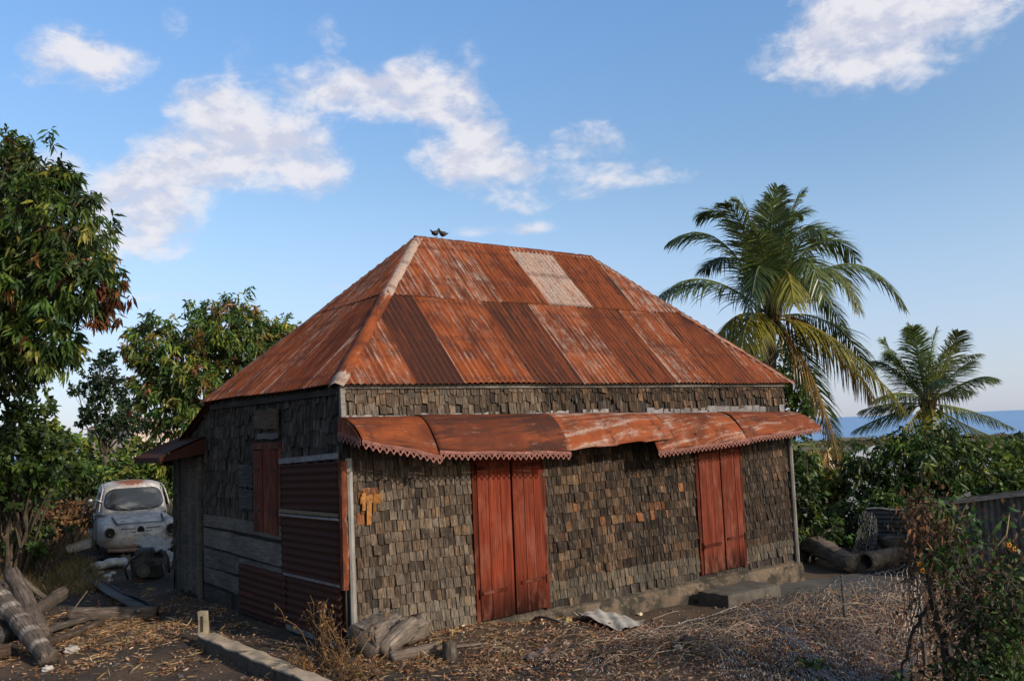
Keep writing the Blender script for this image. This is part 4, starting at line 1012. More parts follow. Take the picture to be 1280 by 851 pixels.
# litter of dead leaves and chips
mb = MB()
def litter(n, sel, L, pal, w, z=.012):
    c = 0; P = []
    while c < n:
        p = sel(n); P.append(p); c += len(p)
    p = np.concatenate(P)[:n]; p = np.column_stack([p, ground_h(p[:, 0], p[:, 1])+rng.uniform(.002, z, n)])
    d = rdirs(n); d[:, 2] = np.abs(d[:, 2])*.35; d = unitv(d)
    leaves_mesh(mb, p, d, L*rng.uniform(.4, 1.3, n), L*.38*rng.uniform(.5, 1.2, n), leaf_cols(n, pal, w, .35), .1, .3)
LITP = [(0.257, 0.142, 0.089), (0.378, 0.236, 0.163), (0.149, 0.088, 0.058), (0.513, 0.354, 0.263), (0.270, 0.106, 0.042), (0.216, 0.153, 0.126)]
def mound_sel(n):
    p = np.column_stack([rng.uniform(.2, 8.5, n), rng.uniform(-5.2, -.7, n)])
    v = (np.exp(-(((p[:, 0]-4.4)/2.6)**2+((p[:, 1]+2.9)/1.05)**2))*1.1+.06)*(.25+.75*sstep(-.5, .5, wav(p[:, 0], p[:, 1], 3.3, .3)+.6*wav(p[:, 0], p[:, 1], 8.3, 1.3)))
    return p[rng.random(n) < v]
litter(36000, mound_sel, .046, LITP, (3, 3, 3, 1.6, 1.2, 2), .05)
def front_sel(n):
    p = np.column_stack([rng.uniform(-1.2, 3.4, n), rng.uniform(-3.6, -.05, n)])
    v = np.exp(-(((p[:, 0]-.1)/1.3)**2+((p[:, 1]+1.3)/.8)**2))*sstep(-.6, .5, wav(p[:, 0], p[:, 1], 4.1, 1.3)+.6*wav(p[:, 0], p[:, 1], 9.3, .3))+.16*(wav(p[:, 0], p[:, 1], 5.1, 1.3) > .7)+.5*np.exp(-((p[:, 1]+.14)/.12)**2)*(p[:, 0] > .1)+.015
    return p[rng.random(n) < v]
litter(4600, front_sel, .055, LITP, (3, 2, 2.5, .8, 3, 1), .02)
def left_sel(n):
    p = np.column_stack([rng.uniform(-3.6, -.1, n), rng.uniform(.0, 8., n)])
    v = .55*np.exp(-(((p[:, 0]+1.45)/.7)**2+((p[:, 1]-2.7)/1.2)**2))*sstep(-.7, .4, wav(p[:, 0], p[:, 1], 4.7, 2.3))+.14*(wav(p[:, 0], p[:, 1], 4.7, 2.3) > .8)+.01
    return p[rng.random(n) < v]
litter(5200, left_sel, .055, LITP, (2.5, 2, 2.5, 1, 2.4, 1), .02)
def straw(n, sel, L, pal, w):
    p = np.concatenate([sel(n) for _ in range(60)])[:n]; n = len(p); p = np.column_stack([p, ground_h(p[:, 0], p[:, 1])+rng.uniform(.003, .03, n)])
    d = rdirs(n); d[:, 2] = np.abs(d[:, 2])*.2; d = unitv(d)
    leaves_mesh(mb, p, d, L*rng.uniform(.4, 1.4, n), L*.09*rng.uniform(.5, 1.3, n), leaf_cols(n, pal, w, .35), .1, .2)
STRAW = [(.34, .22, .10), (.24, .14, .07), (.44, .33, .19), (.14, .09, .055)]
straw(5200, left_sel, .11, STRAW, (3, 2, 1.5, 1.5)); straw(3800, front_sel, .10, STRAW, (2.5, 2, 1.5, 2)); straw(15000, mound_sel, .09, [(.32, .22, .16), (.22, .145, .10), (.38, .28, .21), (.13, .085, .06)], (3, 2.5, 1, 1.5))
tag(mb.build('leaf_litter', DRYLEAF), 'dead brown leaves strewn over the yard and the mound', 'leaf litter', None, 'stuff')
# gravel
mb = MB(); n = 2600
p = np.column_stack([rng.uniform(-2.5, 7, n), rng.uniform(-4.5, 3.5, n)]); p = p[~((p[:, 0] > -.05) & (p[:, 1] > -.12))]
for q in p:
    r = rng.uniform(.004, .017) if rng.random() < .95 else rng.uniform(.02, .04)
    mb.sphere((q[0], q[1], gz(*q)+r*.3), (r, r*rng.uniform(.6, 1), r*.6), 5, 4, np.array((.09, .082, .076))*rng.uniform(.5, 2.2), .15)
tag(mb.build('gravel', plain_mat('grey_stone', .95, 30, .7, 1.3)), 'small dark volcanic stones scattered over the yard', 'gravel', None, 'stuff')
# ------------------------------------------------------------------ the wrecked car
def car():
    fp = pz(177, 700, .06); pos = np.array((fp[0], fp[1], gz(fp[0], fp[1])))
    tocam = CAM-pos; yaw = math.atan2(tocam[1], tocam[0])-math.pi/2+R_(7)    # local +Y is the nose
    nose = np.array((-math.sin(yaw), math.cos(yaw), 0)); root = pos-nose*1.55
    t = thing('wrecked_car', 'small rounded old car wreck with peeling grey-white paint and empty headlight', 'car', (root[0], root[1], gz(root[0], root[1])-.02), yaw); t.scale = (.95, .9, 1.0)
    m, nt = new_mat('peeling_car_paint'); tcx = node(nt, 'TexCoord').outputs['Object']; c, a = tint_of(nt)
    n1 = noise(nt, tcx, 4.5, 7, .68); n2 = noise(nt, tcx, 16, 6, .7); sp = node(nt, 'SeparateXYZ', Vector=tcx)
    col = mixc(nt, ramp(nt, n1, .35, .65), (.56, .525, .49), (.27, .262, .26))
    col = mixc(nt, ramp(nt, n2, .50, .68, 0, .7), col, (.20, .175, .16))
    dv = vmath(nt, 'LENGTH', vmath(nt, 'MULTIPLY', vmath(nt, 'SUBTRACT', tcx, (.03, .12, 1.42)).outputs[0], (2.6, 2.2, 3)).outputs[0]).outputs['Value']
    rm = ramp(nt, math_(nt, 'ADD', dv, math_(nt, 'MULTIPLY', math_(nt, 'SUBTRACT', n2, .5), 1.2)), .55, 1.0, 1.0, 0.0)
    low = ramp(nt, math_(nt, 'ADD', sp.outputs[2], math_(nt, 'MULTIPLY', math_(nt, 'SUBTRACT', n1, .5), .9)), .25, .55, .75, 0.0)
    ru = math_(nt, 'MAXIMUM', math_(nt, 'MAXIMUM', rm, low), ramp(nt, n2, .66, .74, 0, .8))
    col = mixc(nt, ru, col, mixc(nt, n2, (.09, .035, .02), (.30, .11, .035)))
    col = mixc(nt, 1.0, col, c, 'MULTIPLY'); finish(nt, col, .62, n2, .3, .006, spec=.35, k=1); PAINT = m
    DARK = plain_mat('dark_rubber', .7, 12, .6, 1.3); CHROME = plain_mat('tarnished_trim', .4, 14, .6, 1.2, (.12, .08, .06), metal=.6)
    m, nt = new_mat('dusty_windscreen'); tcx = node(nt, 'TexCoord').outputs['Object']
    n1 = noise(nt, stretch(nt, tcx, (1.6, 4, 4)), 1, 4, .6)
    finish(nt, mixc(nt, ramp(nt, n1, .38, .7), (.030, .034, .038), (.10, .105, .11)), mixc(nt, ramp(nt, n1, .4, .7), (.12,)*3, (.5,)*3), None, spec=.7); GLASS = m
    def se(a, n): # superellipse unit
        ca, sa = math.cos(a), math.sin(a); return np.sign(ca)*abs(ca)**(2/n), np.sign(sa)*abs(sa)**(2/n)
    mb = MB(); S = []
    prof = [(1.66, .30, .36, .54), (1.63, .46, .30, .62), (1.55, .57, .26, .70), (1.40, .635, .22, .765), (1.15, .665, .20, .82), (.85, .675, .19, .87), (.70, .68, .19, .90), (.2, .69, .19, .91), (-.5, .69, .19, .91), (-1.0, .68, .20, .90), (-1.35, .63, .24, .80), (-1.58, .5, .3, .66), (-1.66, .3, .36, .55)]
    for y, w, zb, zt in prof:
        row = []
        for k in range(29):
            x, z = se(2*math.pi*k/28-math.pi/2, 3.4 if y < 1.3 else 2.8); row.append((x*w, y, (zb+zt)/2+z*(zt-zb)/2))
        S.append(row)
    S = np.array(S); mb.grid(S, (1, 1, 1), flip=True)
    mb.add(S[0], [list(range(28))], (1, 1, 1)); mb.add(S[-1], [list(range(28))[::-1]], (1, 1, 1))
    cab = [(.86, .655, .80, -1.15, 3.6), (.95, .640, .75, -1.10, 3.8), (1.10, .61, .655, -1.0, 4), (1.22, .580, .575, -.92, 4), (1.32, .565, .50, -.83, 4), (1.385, .525, .41, -.72, 3.6), (1.425, .42, .24, -.55, 3), (1.445, .20, 0.0, -.35, 2.5), (1.45, .02, -.12, -.2, 2)]
    P = []
    for z, hx, yfr, yb, n in cab:
        row = []
        for k in range(49):
            x, y = se(2*math.pi*k/48, n); row.append((x*hx, (yfr+yb)/2+y*(yfr-yb)/2, z+ (.012*(1-abs(x)) if z > 1.3 else 0)))
        P.append(row)
    mb.grid(np.array(P), (1, 1, 1), flip=True)
    # wings bulging beside the bonnet, front panel lip, gutter over the doors
    for s in (-1, 1):
        mb.sphere((s*.535, 1.20, .575), (.172, .455, .225), 20, 12, (1, 1, 1)); mb.sphere((s*.57, -1.0, .55), (.14, .5, .24), 14, 9, (1, 1, 1))
        mb.tube([(s*.645, .70, .93), (s*.605, .60, 1.15), (s*.555, .47, 1.33), (s*.545, .1, 1.375), (s*.53, -.6, 1.36)], .013, 6, (.9, .9, .9))
        mb.tube([(s*.44, 1.02, .835), (s*.43, 1.30, .79), (s*.40, 1.5, .735)], .016, 6, (.16, .14, .13))
        mb.tube([(s*.535, 1.555, .60), (s*.535, 1.645, .60)], .098, 18, (.95, .95, .95), cap=False)
    mb.tube([(-.40, 1.50, .735), (-.2, 1.575, .742), (0, 1.60, .745), (.2, 1.575, .742), (.40, 1.50, .735)], .012, 6, (.5, .46, .44))
    mb.tube([(-.56, 1.60, .30), (-.3, 1.70, .29), (0, 1.72, .29), (.3, 1.70, .29), (.56, 1.60, .30)], .045, 8, (.75, .72, .70), sq=(.9, .7))
    body = mb.build('body', PAINT, t, True)
    def front_y(x, z):
        for i in range(len(cab)-1):
            if cab[i][0] <= z <= cab[i+1][0]:
                f = (z-cab[i][0])/(cab[i+1][0]-cab[i][0]); q = [cab[i][j]+(cab[i+1][j]-cab[i][j])*f for j in range(5)]
                return (q[2]+q[3])/2+(1-min(abs(x/q[1]), .999)**q[4])**(1/q[4])*(q[2]-q[3])/2
    def pane(hw0, hw1, z0, z1, off, n=3.6):
        mb = MB(); G = []
        for i in range(13):
            r = i/12; row = []
            for k in range(41):
                x, z = se(2*math.pi*k/40, n); x *= r; z *= r; zz = (z0+z1)/2+z*(z1-z0)/2; hw = hw0+(hw1-hw0)*(zz-z0)/(z1-z0)
                row.append((x*hw, front_y(x*hw, zz)+off, zz))
            G.append(row)
        mb.grid(np.array(G), (1, 1, 1)); return mb
    mb = pane(.575, .485, .925, 1.345, .008); mb.C[0][:, :3] = (.03, .028, .027); mb.build('windscreen_seal', DARK, t, True)
    ws = pane(.555, .467, .942, 1.328, .013).build('windscreen', GLASS, t, True)
    for x0, x1, z1 in ((-.28, -.10, .985), (.10, .28, 1.0)):
        mb = MB(); mb.tube([(x0-.02, front_y(x0, .94)+.03, .93), ((x0+x1)/2, front_y(x0, .975)+.035, .965), (x1, front_y(x1, z1)+.03, z1)], .013, 5, (.30, .28, .26)); mb.build('wiper', DARK, t)
    # steering wheel rim seen through the dusty glass is kept inside the pane's own relief
    for s in (-1, 1):
        mb = MB(); mb.tube([(s*.535, 1.600, .60), (s*.535, 1.652, .60)], .085, 18, (.012, .011, .011)); mb.build('headlight_socket', DARK, t)
        mb = MB(); th = np.linspace(0, 2*math.pi, 25); mb.tube([(s*.535+.095*math.cos(a_), 1.645, .60+.095*math.sin(a_)) for a_ in th], .012, 6, (.40, .37, .34), cap=False); mb.build('headlight_rim', CHROME, t, True)
        mb = MB(); q = []
        for y, z in ((.52, .955), (.05, .95), (-.05, .95), (-.05, 1.25), (.05, 1.27), (.30, 1.25)):
            q.append((s*(.662-(z-.9)*.19), y, z))
        mb.add(q, [[0, 1, 2, 3, 4, 5]] if s < 0 else [[5, 4, 3, 2, 1, 0]], (.5, .55, .6)); mb.build('side_window', GLASS, t)
        mb = MB(); pp = [(s*.694, .72, .30), (s*.694, -.12, .30), (s*.694, -.12, .88), (s*.694, .72, .88), (s*.694, .72, .30)]; mb.tube(pp, .008, 5, (.25, .22, .2), cap=False); mb.build('door_seam', PAINT, t)
        for y in (1.05, -1.0):
            w = bpy.data.objects.new('wheel', None); COL.objects.link(w); w.parent = t
            mb = MB(); th = np.linspace(0, 2*math.pi, 25); mb.tube([(s*.575, y+.195*math.cos(a_), .27+.195*math.sin(a_)) for a_ in th], .065, 8, (.02, .019, .018), cap=False); mb.build('tyre', DARK, w, True)
            mb = MB(); mb.tube([(s*.52, y, .27), (s*.60, y, .27), (s*.625, y, .27)], [.15, .15, .06], 16, (.18, .10, .07)); mb.build('rim', PAINT, w, True)
    mb = MB(); mb.tube([(0, 1.59, .625), (0, 1.645, .620)], .062, 16, (.012, .011, .011)); mb.build('nose_hole', DARK, t)
    for z, w in ((.655, .34), (.60, .38), (.545, .36)):
        for s in (-1, 1):
            mb = MB(); mb.tube([(s*.09, 1.655 if z < .64 else 1.635, z), (s*w*.65, 1.63-.02, z+.004), (s*w, 1.575, z-.004)], .012, 6, (.45, .43, .41), sq=(.8, .8)); mb.build('grille_bar', CHROME, t, True)
    mb = MB(); mb.tube([(.57, .70, 1.10), (.69, .66, 1.15), (.80, .60, 1.14)], [.012, .012, .004], 6, (.40, .39, .38)); mb.sphere((.79, .62, 1.14), (.05, .02, .035), 9, 6, (.4, .4, .42)); mb.build('wing_mirror', CHROME, t, True)
    return t
car()

# ------------------------------------------------------------------ junk in front of the car
def lump(name, label, cat, c, r, col, mat, seed, rot=0.0, nz=.16, parts=None):
    mb = MB(); seg, rings = 20, 13; V = []
    mb.sphere((0, 0, 0), 1.0, seg, rings, col)
    v = mb.V[0]; rg = np.random.default_rng(seed); k = rg.uniform(0, 6, 6)
    n = 1+nz*np.sin(v[:, 0]*4+k[0])*np.cos(v[:, 1]*5+k[1])+nz*.7*np.sin(v[:, 2]*7+v[:, 0]*6+k[2])+nz*.5*np.sin(v[:, 1]*12+k[3])*np.sin(v[:, 2]*11+k[4])
    v = v*n[:, None]*np.asarray(r, float); cr, sr = math.cos(rot), math.sin(rot)
    mb.V[0] = np.stack([v[:, 0]*cr-v[:, 1]*sr, v[:, 0]*sr+v[:, 1]*cr, v[:, 2]], 1)
    o = mb.build(name, mat, smooth=True); o.location = tuple(c); return tag(o, label, cat)
STONE = plain_mat('mottled_stone', .95, 7, .5, 1.4, (.05, .045, .04), .5, .65, bd=.02)
WHITE = plain_mat('dirty_white', .6, 9, .7, 1.12, (.16, .12, .08), .56, .72)
a = on_ground(108, 672); camr = math.atan2(CR[1], CR[0])
o = lump('boulder', 'mottled grey boulder beside the car with withered leaves on its right flank', 'rock', (a[0], a[1], a[2]+.28), (.26, .22, .40), (.17, .15, .14), STONE, 4)
mb = MB(); n = 120; bp = rng.normal(0, 1, (n, 3))*np.array((.10, .10, .16))+np.array((CR[0]*.28, CR[1]*.28, .12)); bp -= np.array((fw[0], fw[1], 0))*.12
leaves_mesh(mb, bp, unitv(rdirs(n)+np.array((0, 0, -.9))), .20*rng.uniform(.6, 1.2, n), .06, leaf_cols(n, [(.30, .14, .05), (.20, .085, .035), (.10, .05, .03)], (2, 3, 2)), .5)
q = mb.build('dead_leaves', DRYLEAF, o)
# white appliance panel lying in the creeper
def obox(name, label, cat, c, size, yaw, pitch, roll, mat, col, parts=(), rnd=.02, j=.004, n=(10, 6, 4)):
    mb = rough_block(name, -size[0]/2, size[0]/2, -size[1]/2, size[1]/2, -size[2]/2, size[2]/2, mat, col, n, j, rnd=rnd)
    o = mb.build(name, mat, smooth=False); o.location = tuple(c); o.rotation_euler = (roll, pitch, yaw); return tag(o, label, cat)
a = on_ground(97, 698)
o = obox('fridge_panel', 'white metal appliance panel lying tilted in the creeper left of the car', 'panel', (a[0], a[1], a[2]+.16), (.66, .30, .20), camr, R_(-14), R_(-25), WHITE, (.60, .58, .50))
mb = MB()
for k in range(2): mb.box((-.20+.22*k, -.154, -.04), (.16, 0, 0), (0, -.008, 0), (0, 0, .08), (.42, .41, .36), .001)
mb2 = MB(); mb2.box((-.31, -.153, .06), (.62, 0, 0), (0, -.01, 0), (0, 0, .018), (.35, .33, .28)); mb2.build('ledge', WHITE, o)
# long white sack
def cloth_roll(name, label, cat, p0, p1, r, col, mat, seed, flat=.6, neck=None):
    p0, p1 = np.asarray(p0, float), np.asarray(p1, float); rg = np.random.default_rng(seed); n = 26; mb = MB(); pts = []; rad_ = []
    for i in range(n):
        t = i/(n-1); pts.append((p1-p0)*t+np.array((0, 0, .03*math.sin(t*7+seed)))); rad_.append(r*(math.sin(min(1, t*6+.12)*math.pi/2)*math.sin(min(1, (1-t)*5+.15)*math.pi/2))*(1+.10*math.sin(t*19+seed)))
    mb.tube(pts, rad_, 16, col, noise_=.045); mb.V[0][:, 2] = mb.V[0][:, 2]*flat
    o = mb.build(name, mat, smooth=True); o.location = tuple(p0); return tag(o, label, cat), (p1-p0)
a, b = on_ground(112, 713), on_ground(158, 709)
o, dv = cloth_roll('sack', 'long crumpled white sack lying on the ground before the car', 'sack', a+(0, 0, .08), b+(0, 0, .10), .125, (.52, .50, .47), WHITE, 3)
mb = MB(); mb.tube([dv*.90, dv*.985, dv*1.03], [.085, .075, .05], 10, (.50, .58, .68), noise_=.05); mb.build('tied_end', WHITE, o, True)
# engine block
a = on_ground(184, 722); e = thing('engine', 'black greasy engine lying on the ground below the car nose', 'engine', a, camr+.25)
IRONB = plain_mat('oily_iron', .55, 16, .5, 1.5, (.07, .035, .02), .55, .7)
rough_block('b', -.22, .26, -.18, .22, .02, .34, IRONB, (.022, .021, .020), j=.012).build('block', IRONB, e)
rough_block('b', -.16, .10, -.14, .14, .30, .46, IRONB, (.028, .026, .025), j=.010).build('cylinder_head', IRONB, e)
mb = MB(); mb.tube([(-.02, -.19, .14), (-.02, -.25, .14)], .10, 18, (.05, .045, .04)); mb.tube([(-.02, -.25, .14), (-.02, -.27, .14)], .045, 12, (.09, .08, .07)); mb.build('pulley', IRONB, e)
mb = MB(); mb.tube([(.2, -.19, .26), (.2, -.23, .26)], .055, 14, (.045, .04, .038)); mb.build('pulley', IRONB, e)
for s_ in (0, 1):
    mb = MB(); mb.tube([(.12+.06*s_, -.05, .36), (.22+.05*s_, -.12, .42-.03*s_), (.32, -.16, .30), (.34, -.18, .08)], .026, 8, (.04, .036, .034)); mb.build('pipe', IRONB, e, True)
mb = MB(); mb.tube([(-.26, -.12, .02), (-.30, -.2, .18), (-.2, -.22, .32), (-.05, -.16, .40)], .016, 7, (.03, .028, .026)); mb.build('hose', IRONB, e, True)
# crumpled pale car panel on the engine
def crumple(name, label, cat, c, corners, col, mat, amp, seed, n=18, thick=.003):
    rg = np.random.default_rng(seed); k = rg.uniform(0, 6, 8); cs = [np.asarray(q, float) for q in corners]; P = np.zeros((n, n, 3))
    for i in range(n):
        for j in range(n):
            a_, b_ = i/(n-1), j/(n-1); p = (cs[0]*(1-a_)+cs[1]*a_)*(1-b_)+(cs[3]*(1-a_)+cs[2]*a_)*b_
            w = math.sin(a_*9+k[0])*math.cos(b_*7+k[1])+.6*math.sin((a_+b_)*15+k[2])+.5*abs(math.sin(a_*6-b_*9+k[3]))
            P[i, j] = p+np.array((0, 0, amp*w))+rg.normal(0, amp*.12, 3)
    mb = MB(); mb.grid(P, col); o = mb.build(name, mat); o.modifiers.new('t', 'SOLIDIFY').thickness = thick; o.location = tuple(c); return tag(o, label, cat)
ux, uy = CR*np.array((1, 1, 0)), np.array((fw[0], fw[1], 0)); ux = ux/np.linalg.norm(ux); uy = uy/np.linalg.norm(uy); uz = np.array((0, 0, 1.))
a = on_ground(190, 716)
crumple('car_wing', 'crumpled pale car wing dumped on top of the black engine', 'car part', a+uz*.50, [-ux*.30-uy*.1, ux*.30-uy*.22-uz*.22, ux*.24+uy*.25-uz*.02, -ux*.2+uy*.3+uz*.08], (.42, .40, .38), WHITE, .035, 2)
crumple('car_wing', 'narrow white bent strip of bodywork leaning beside the engine', 'car part', on_ground(203, 712)+uz*.22, [-ux*.05+uz*.22, ux*.03+uz*.20, ux*.16-uz*.16, ux*.05-uz*.18], (.58, .57, .55), WHITE, .010, 7, 8)
crumple('dark_sheet', 'dark rubbery sheet crumpled on the ground in front of the car', 'sheet', on_ground(118, 706)+uz*.10, [-ux*.62-uy*.25, ux*.60-uy*.3, ux*.6+uy*.35+uz*.12, -ux*.55+uy*.3+uz*.06], (.018, .017, .017), IRONB, .045, 9, 26)
crumple('rusty_panel', 'rusty brown bent panel between the car nose and the pale wing', 'car part', on_ground(160, 703)+uz*.24, [-ux*.24-uy*.1-uz*.04, ux*.22-uy*.1+uz*.05, ux*.24+uy*.2+uz*.1, -ux*.24+uy*.2+uz*.02], (.19, .10, .07), IRONB, .03, 14, 14)
RAG = plain_mat('rag', .9, 12, .7, 1.2)
for k, (x, y, r) in enumerate(((134, 722, .06), (141, 718, .05), (137, 727, .045), (196, 720, .04), (127, 716, .035))):
    a = on_ground(x, y); o = lump('paper_scrap', ['white crumpled scrap just under the white sack', 'white scrap nearest to the sack', 'small white scrap lying lowest below the sack', 'tiny white scrap beside the engine', 'tiny white scrap by the left end of the sack'][k], 'scrap', a+uz*r*.4, (r, r, r*.6), (.60, .58, .54), RAG, 20+k, nz=.25)

for k, (x, y, w_, h_, c_, lab) in enumerate((
    (143, 694, .22, .14, (.42, .40, .37), 'crumpled pale metal scrap under the empty headlight'),
    (128, 700, .20, .10, (.10, .09, .085), 'dark bent scrap piece left of the car bumper'),
    (150, 705, .18, .10, (.30, .24, .19), 'brownish bent scrap above the white sack'),
    (205, 704, .16, .14, (.50, .49, .47), 'pale scrap leaning by the house wall behind the engine'),
    (168, 712, .16, .08, (.34, .32, .30), 'grey torn scrap between the sack and the engine'),
    (88, 703, .20, .08, (.22, .16, .12), 'reddish brown scrap in the grass below the white panel'),
    (116, 697, .18, .12, (.46, .38, .34), 'pinkish pale scrap at the right end of the white panel'))):
    a = on_ground(x, y); crumple('scrap_metal', lab, 'scrap', a+uz*(h_*.75), [-ux*w_-uz*h_*.6, ux*w_-uz*h_*.5, ux*w_*.8+uz*h_*.7+uy*.12, -ux*w_*.7+uz*h_*.5+uy*.12], c_, IRONB if max(c_) < .2 else WHITE, .022, 60+k, 12)

# ------------------------------------------------------------------ timber pile and boards, left foreground
def timber(name, label, cat, p0, p1, r0, r1=None, sq=(.85, .7), col=(.20, .15, .115), seg=14, n=22, bend=.03, marks=None, nz=.045, group=None, mat=None, roll=(0, 0, 1)):
    p0, p1 = np.asarray(p0, float), np.asarray(p1, float); r1 = r1 or r0; mb = MB(); L = np.linalg.norm(p1-p0); pts = []
    ph = rng.uniform(0, 6, 3)
    for i in range(n):
        t = i/(n-1); pts.append((p1-p0)*t+L*bend*np.array((math.sin(t*4+ph[0])-math.sin(ph[0]), math.sin(t*3.3+ph[1])-math.sin(ph[1]), .5*(math.sin(t*5+ph[2])-math.sin(ph[2]))))*.3)
    mb.tube(pts, [(r0+(r1-r0)*i/(n-1))*(1+.05*math.sin(i/n*20+ph[0])+.04*math.sin(i/n*47+ph[1])) for i in range(n)], seg, col, noise_=nz*.25, sq=sq, rnd=rng.random(), up=roll, groove=1+rng.normal(0, .05, seg)+.05*np.sin(np.arange(seg)*6.283/seg*2+ph[0]))
    if marks:
        for i in range(n):
            if any(a_ <= i/(n-1) <= b_ for a_, b_ in marks): mb.C[0][i*seg:(i+1)*seg, :3] = np.array((0.286, 0.245, 0.211))
    # ragged ends
    mb.V[0][:seg] += rng.normal(0, r0*.12, (seg, 3)); mb.V[0][-seg:] += rng.normal(0, r1*.16, (seg, 3))
    o = mb.build(name, mat or LOGM, smooth=True); o.location = tuple(p0); return tag(o, label, cat, group)
def up_(p, h): return np.asarray(p)+np.array((0, 0, h))
TB = (.135, .102, .080)
GP = 'old timbers in the pile'
timber('timber', 'thick beam with whitish bands sloping down across the front of the pile', 'timber', up_(pd(-45, 705, 10.6), 0), up_(on_ground(58, 832), .06), .105, .085, (1, .8), (0.116, 0.088, 0.071), marks=[(.42, .46), (.54, .575), (.65, .68), (.76, .80), (.88, .91)], n=80, group=GP)
timber('timber', 'rounded grey beam leaning steeply on the banded beam', 'timber', pd(14, 716, 10.9), up_(on_ground(56, 806), .06), .085, .105, None, (0.136, 0.105, 0.085), group=GP)
timber('timber', 'short round offcut with a pale sawn end behind the leaning beam', 'timber', up_(on_ground(28, 795), .18), up_(on_ground(76, 764), .22), .075, .085, None, (0.102, 0.078, 0.061), group=GP)
timber('timber', 'flat grey plank lying below the sawn offcut', 'timber', up_(on_ground(40, 801), .06), up_(on_ground(106, 780), .08), .075, .06, (1.1, .45), (0.102, 0.082, 0.065), group=GP)
timber('timber', 'brown split plank lying nearest the litter beside the pile', 'timber', up_(on_ground(52, 812), .05), up_(on_ground(122, 784), .06), .07, .06, (1.1, .5), (0.088, 0.060, 0.042), group=GP)
timber('timber', 'slim weathered pole pointing up behind the pile', 'timber', pd(24, 722, 11.8), up_(on_ground(64, 762), .1), .04, .035, None, (0.129, 0.099, 0.075), group=GP)
timber('timber', 'broad dark timber end lowest at the left edge of the pile', 'timber', up_(pd(-50, 770, 9.6), 0), up_(on_ground(15, 812), .12), .15, .14, (1, .7), (0.065, 0.058, 0.054), group=GP)
timber('timber', 'brown timber on the ground under the left edge of the pile', 'timber', up_(on_ground(-40, 830), .07), up_(on_ground(14, 822), .07), .09, .08, None, (0.082, 0.051, 0.034), group=GP)
timber('timber', 'stubby block behind the steep beam at the left edge', 'timber', up_(pd(-25, 742, 11.3), 0), up_(pd(14, 732, 11.2), 0), .09, .09, None, (0.095, 0.075, 0.061), group=GP)
timber('log', 'long pale log lying level beside the pile with a cut end', 'log', up_(on_ground(88, 778), .10), up_(on_ground(194, 774), .09), .085, .080, (.9, .85), (0.136, 0.105, 0.082))
# folded dark board
def flat_board(name, label, cat, corners, th, col, mat):
    c = [np.asarray(q, float) for q in corners]; o = c[0]; n = 14; mb = MB(); P = []
    for i in range(n):
        t = i/(n-1); a_ = c[0]*(1-t)+c[1]*t-o; b_ = c[3]*(1-t)+c[2]*t-o; w = np.array((0, 0, .018*math.sin(t*9)+rng.normal(0, .004)))
        P.append([a_+w, a_*.66+b_*.34+w*.4, a_*.33+b_*.67+w*.6, b_+w])
    mb.grid(np.array(P), col); ob = mb.build(name, mat); m_ = ob.modifiers.new('t', 'SOLIDIFY'); m_.thickness = th; ob.location = tuple(o); return tag(ob, label, cat)
GREYB = wood_mat('grey_sheet', (12, 12, 12), .6, 1.3, (.2, .2, .2), .2)
flat_board('board', 'grey weathered sheet lying on the ground behind the long pale log', 'board', [up_(on_ground(98, 722), .06), up_(on_ground(172, 776), .12), up_(on_ground(197, 765), .03), up_(on_ground(118, 722), .03)], .02, (.125, .125, .13), GREYB)
flat_board('board', 'darker narrow board folded under the edge of the grey sheet', 'board', [up_(on_ground(108, 721), .04), up_(on_ground(190, 765), .10), up_(on_ground(198, 762), .03), up_(on_ground(116, 719), .02)], .02, (.06, .06, .063), GREYB)
timber('stick', 'thin bare stick standing against the grey sheet', 'stick', up_(on_ground(86, 772), .02), pd(110, 738, 11.6), .009, .005, (.9, .9), (.22, .17, .13), seg=5, bend=.02)

# ------------------------------------------------------------------ kerb wall and stub post
def kerb_seg(label, p, q, w, h, lip):
    p, q = np.asarray(p, float), np.asarray(q, float); L = np.linalg.norm(q-p)
    t = thing('low_wall', label, 'low wall', (p[0], p[1], gz((p[0]+q[0])/2, (p[1]+q[1])/2)), math.atan2(q[1]-p[1], q[0]-p[0]))
    rough_block('k', 0, L, -w/2, w/2, -.25, h-.022, CONC, (.075, .058, .045), (40, 5, 8), .006, rnd=.012).build('body', CONC, t)  # dark body colour stands in for shade on the side faces
    rough_block('k', -.004, L+.003, -w/2-.004, w/2+.004, h-.024, h, CONC, (.46, .355, .25), (60, 8, 3), .005, rnd=.010).build('sunlit_top', CONC, t)  # sunlight on the wall top, put in as a paler slab
    return t
h1 = .13
a, b, c = pz(257, 790, h1), pz(352, 829, h1), pz(352, 829, h1-.05); d = pz(425, 866, h1-.05)
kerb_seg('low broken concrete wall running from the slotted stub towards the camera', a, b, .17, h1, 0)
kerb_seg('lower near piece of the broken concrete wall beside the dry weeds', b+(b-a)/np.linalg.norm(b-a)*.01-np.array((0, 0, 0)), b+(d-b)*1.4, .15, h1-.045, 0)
a = pz(258, 790, h1); s_ = thing('stub_post', 'short pale concrete stub post with a dark slot at the end of the low wall', 'post', (a[0]-.01, a[1]+.06, 0), camr)
rough_block('p', -.048, .048, -.04, .04, -.1, .34, CONC, (.36, .30, .21), (4, 4, 12), .004, rnd=.01).build('shaft', CONC, s_)
mb = MB(); mb.box((-.014, -.0445, .14), (.026, 0, 0), (0, .003, 0), (0, 0, .155), (.05, .03, .02), .001); mb.build('slot', CONC, s_)

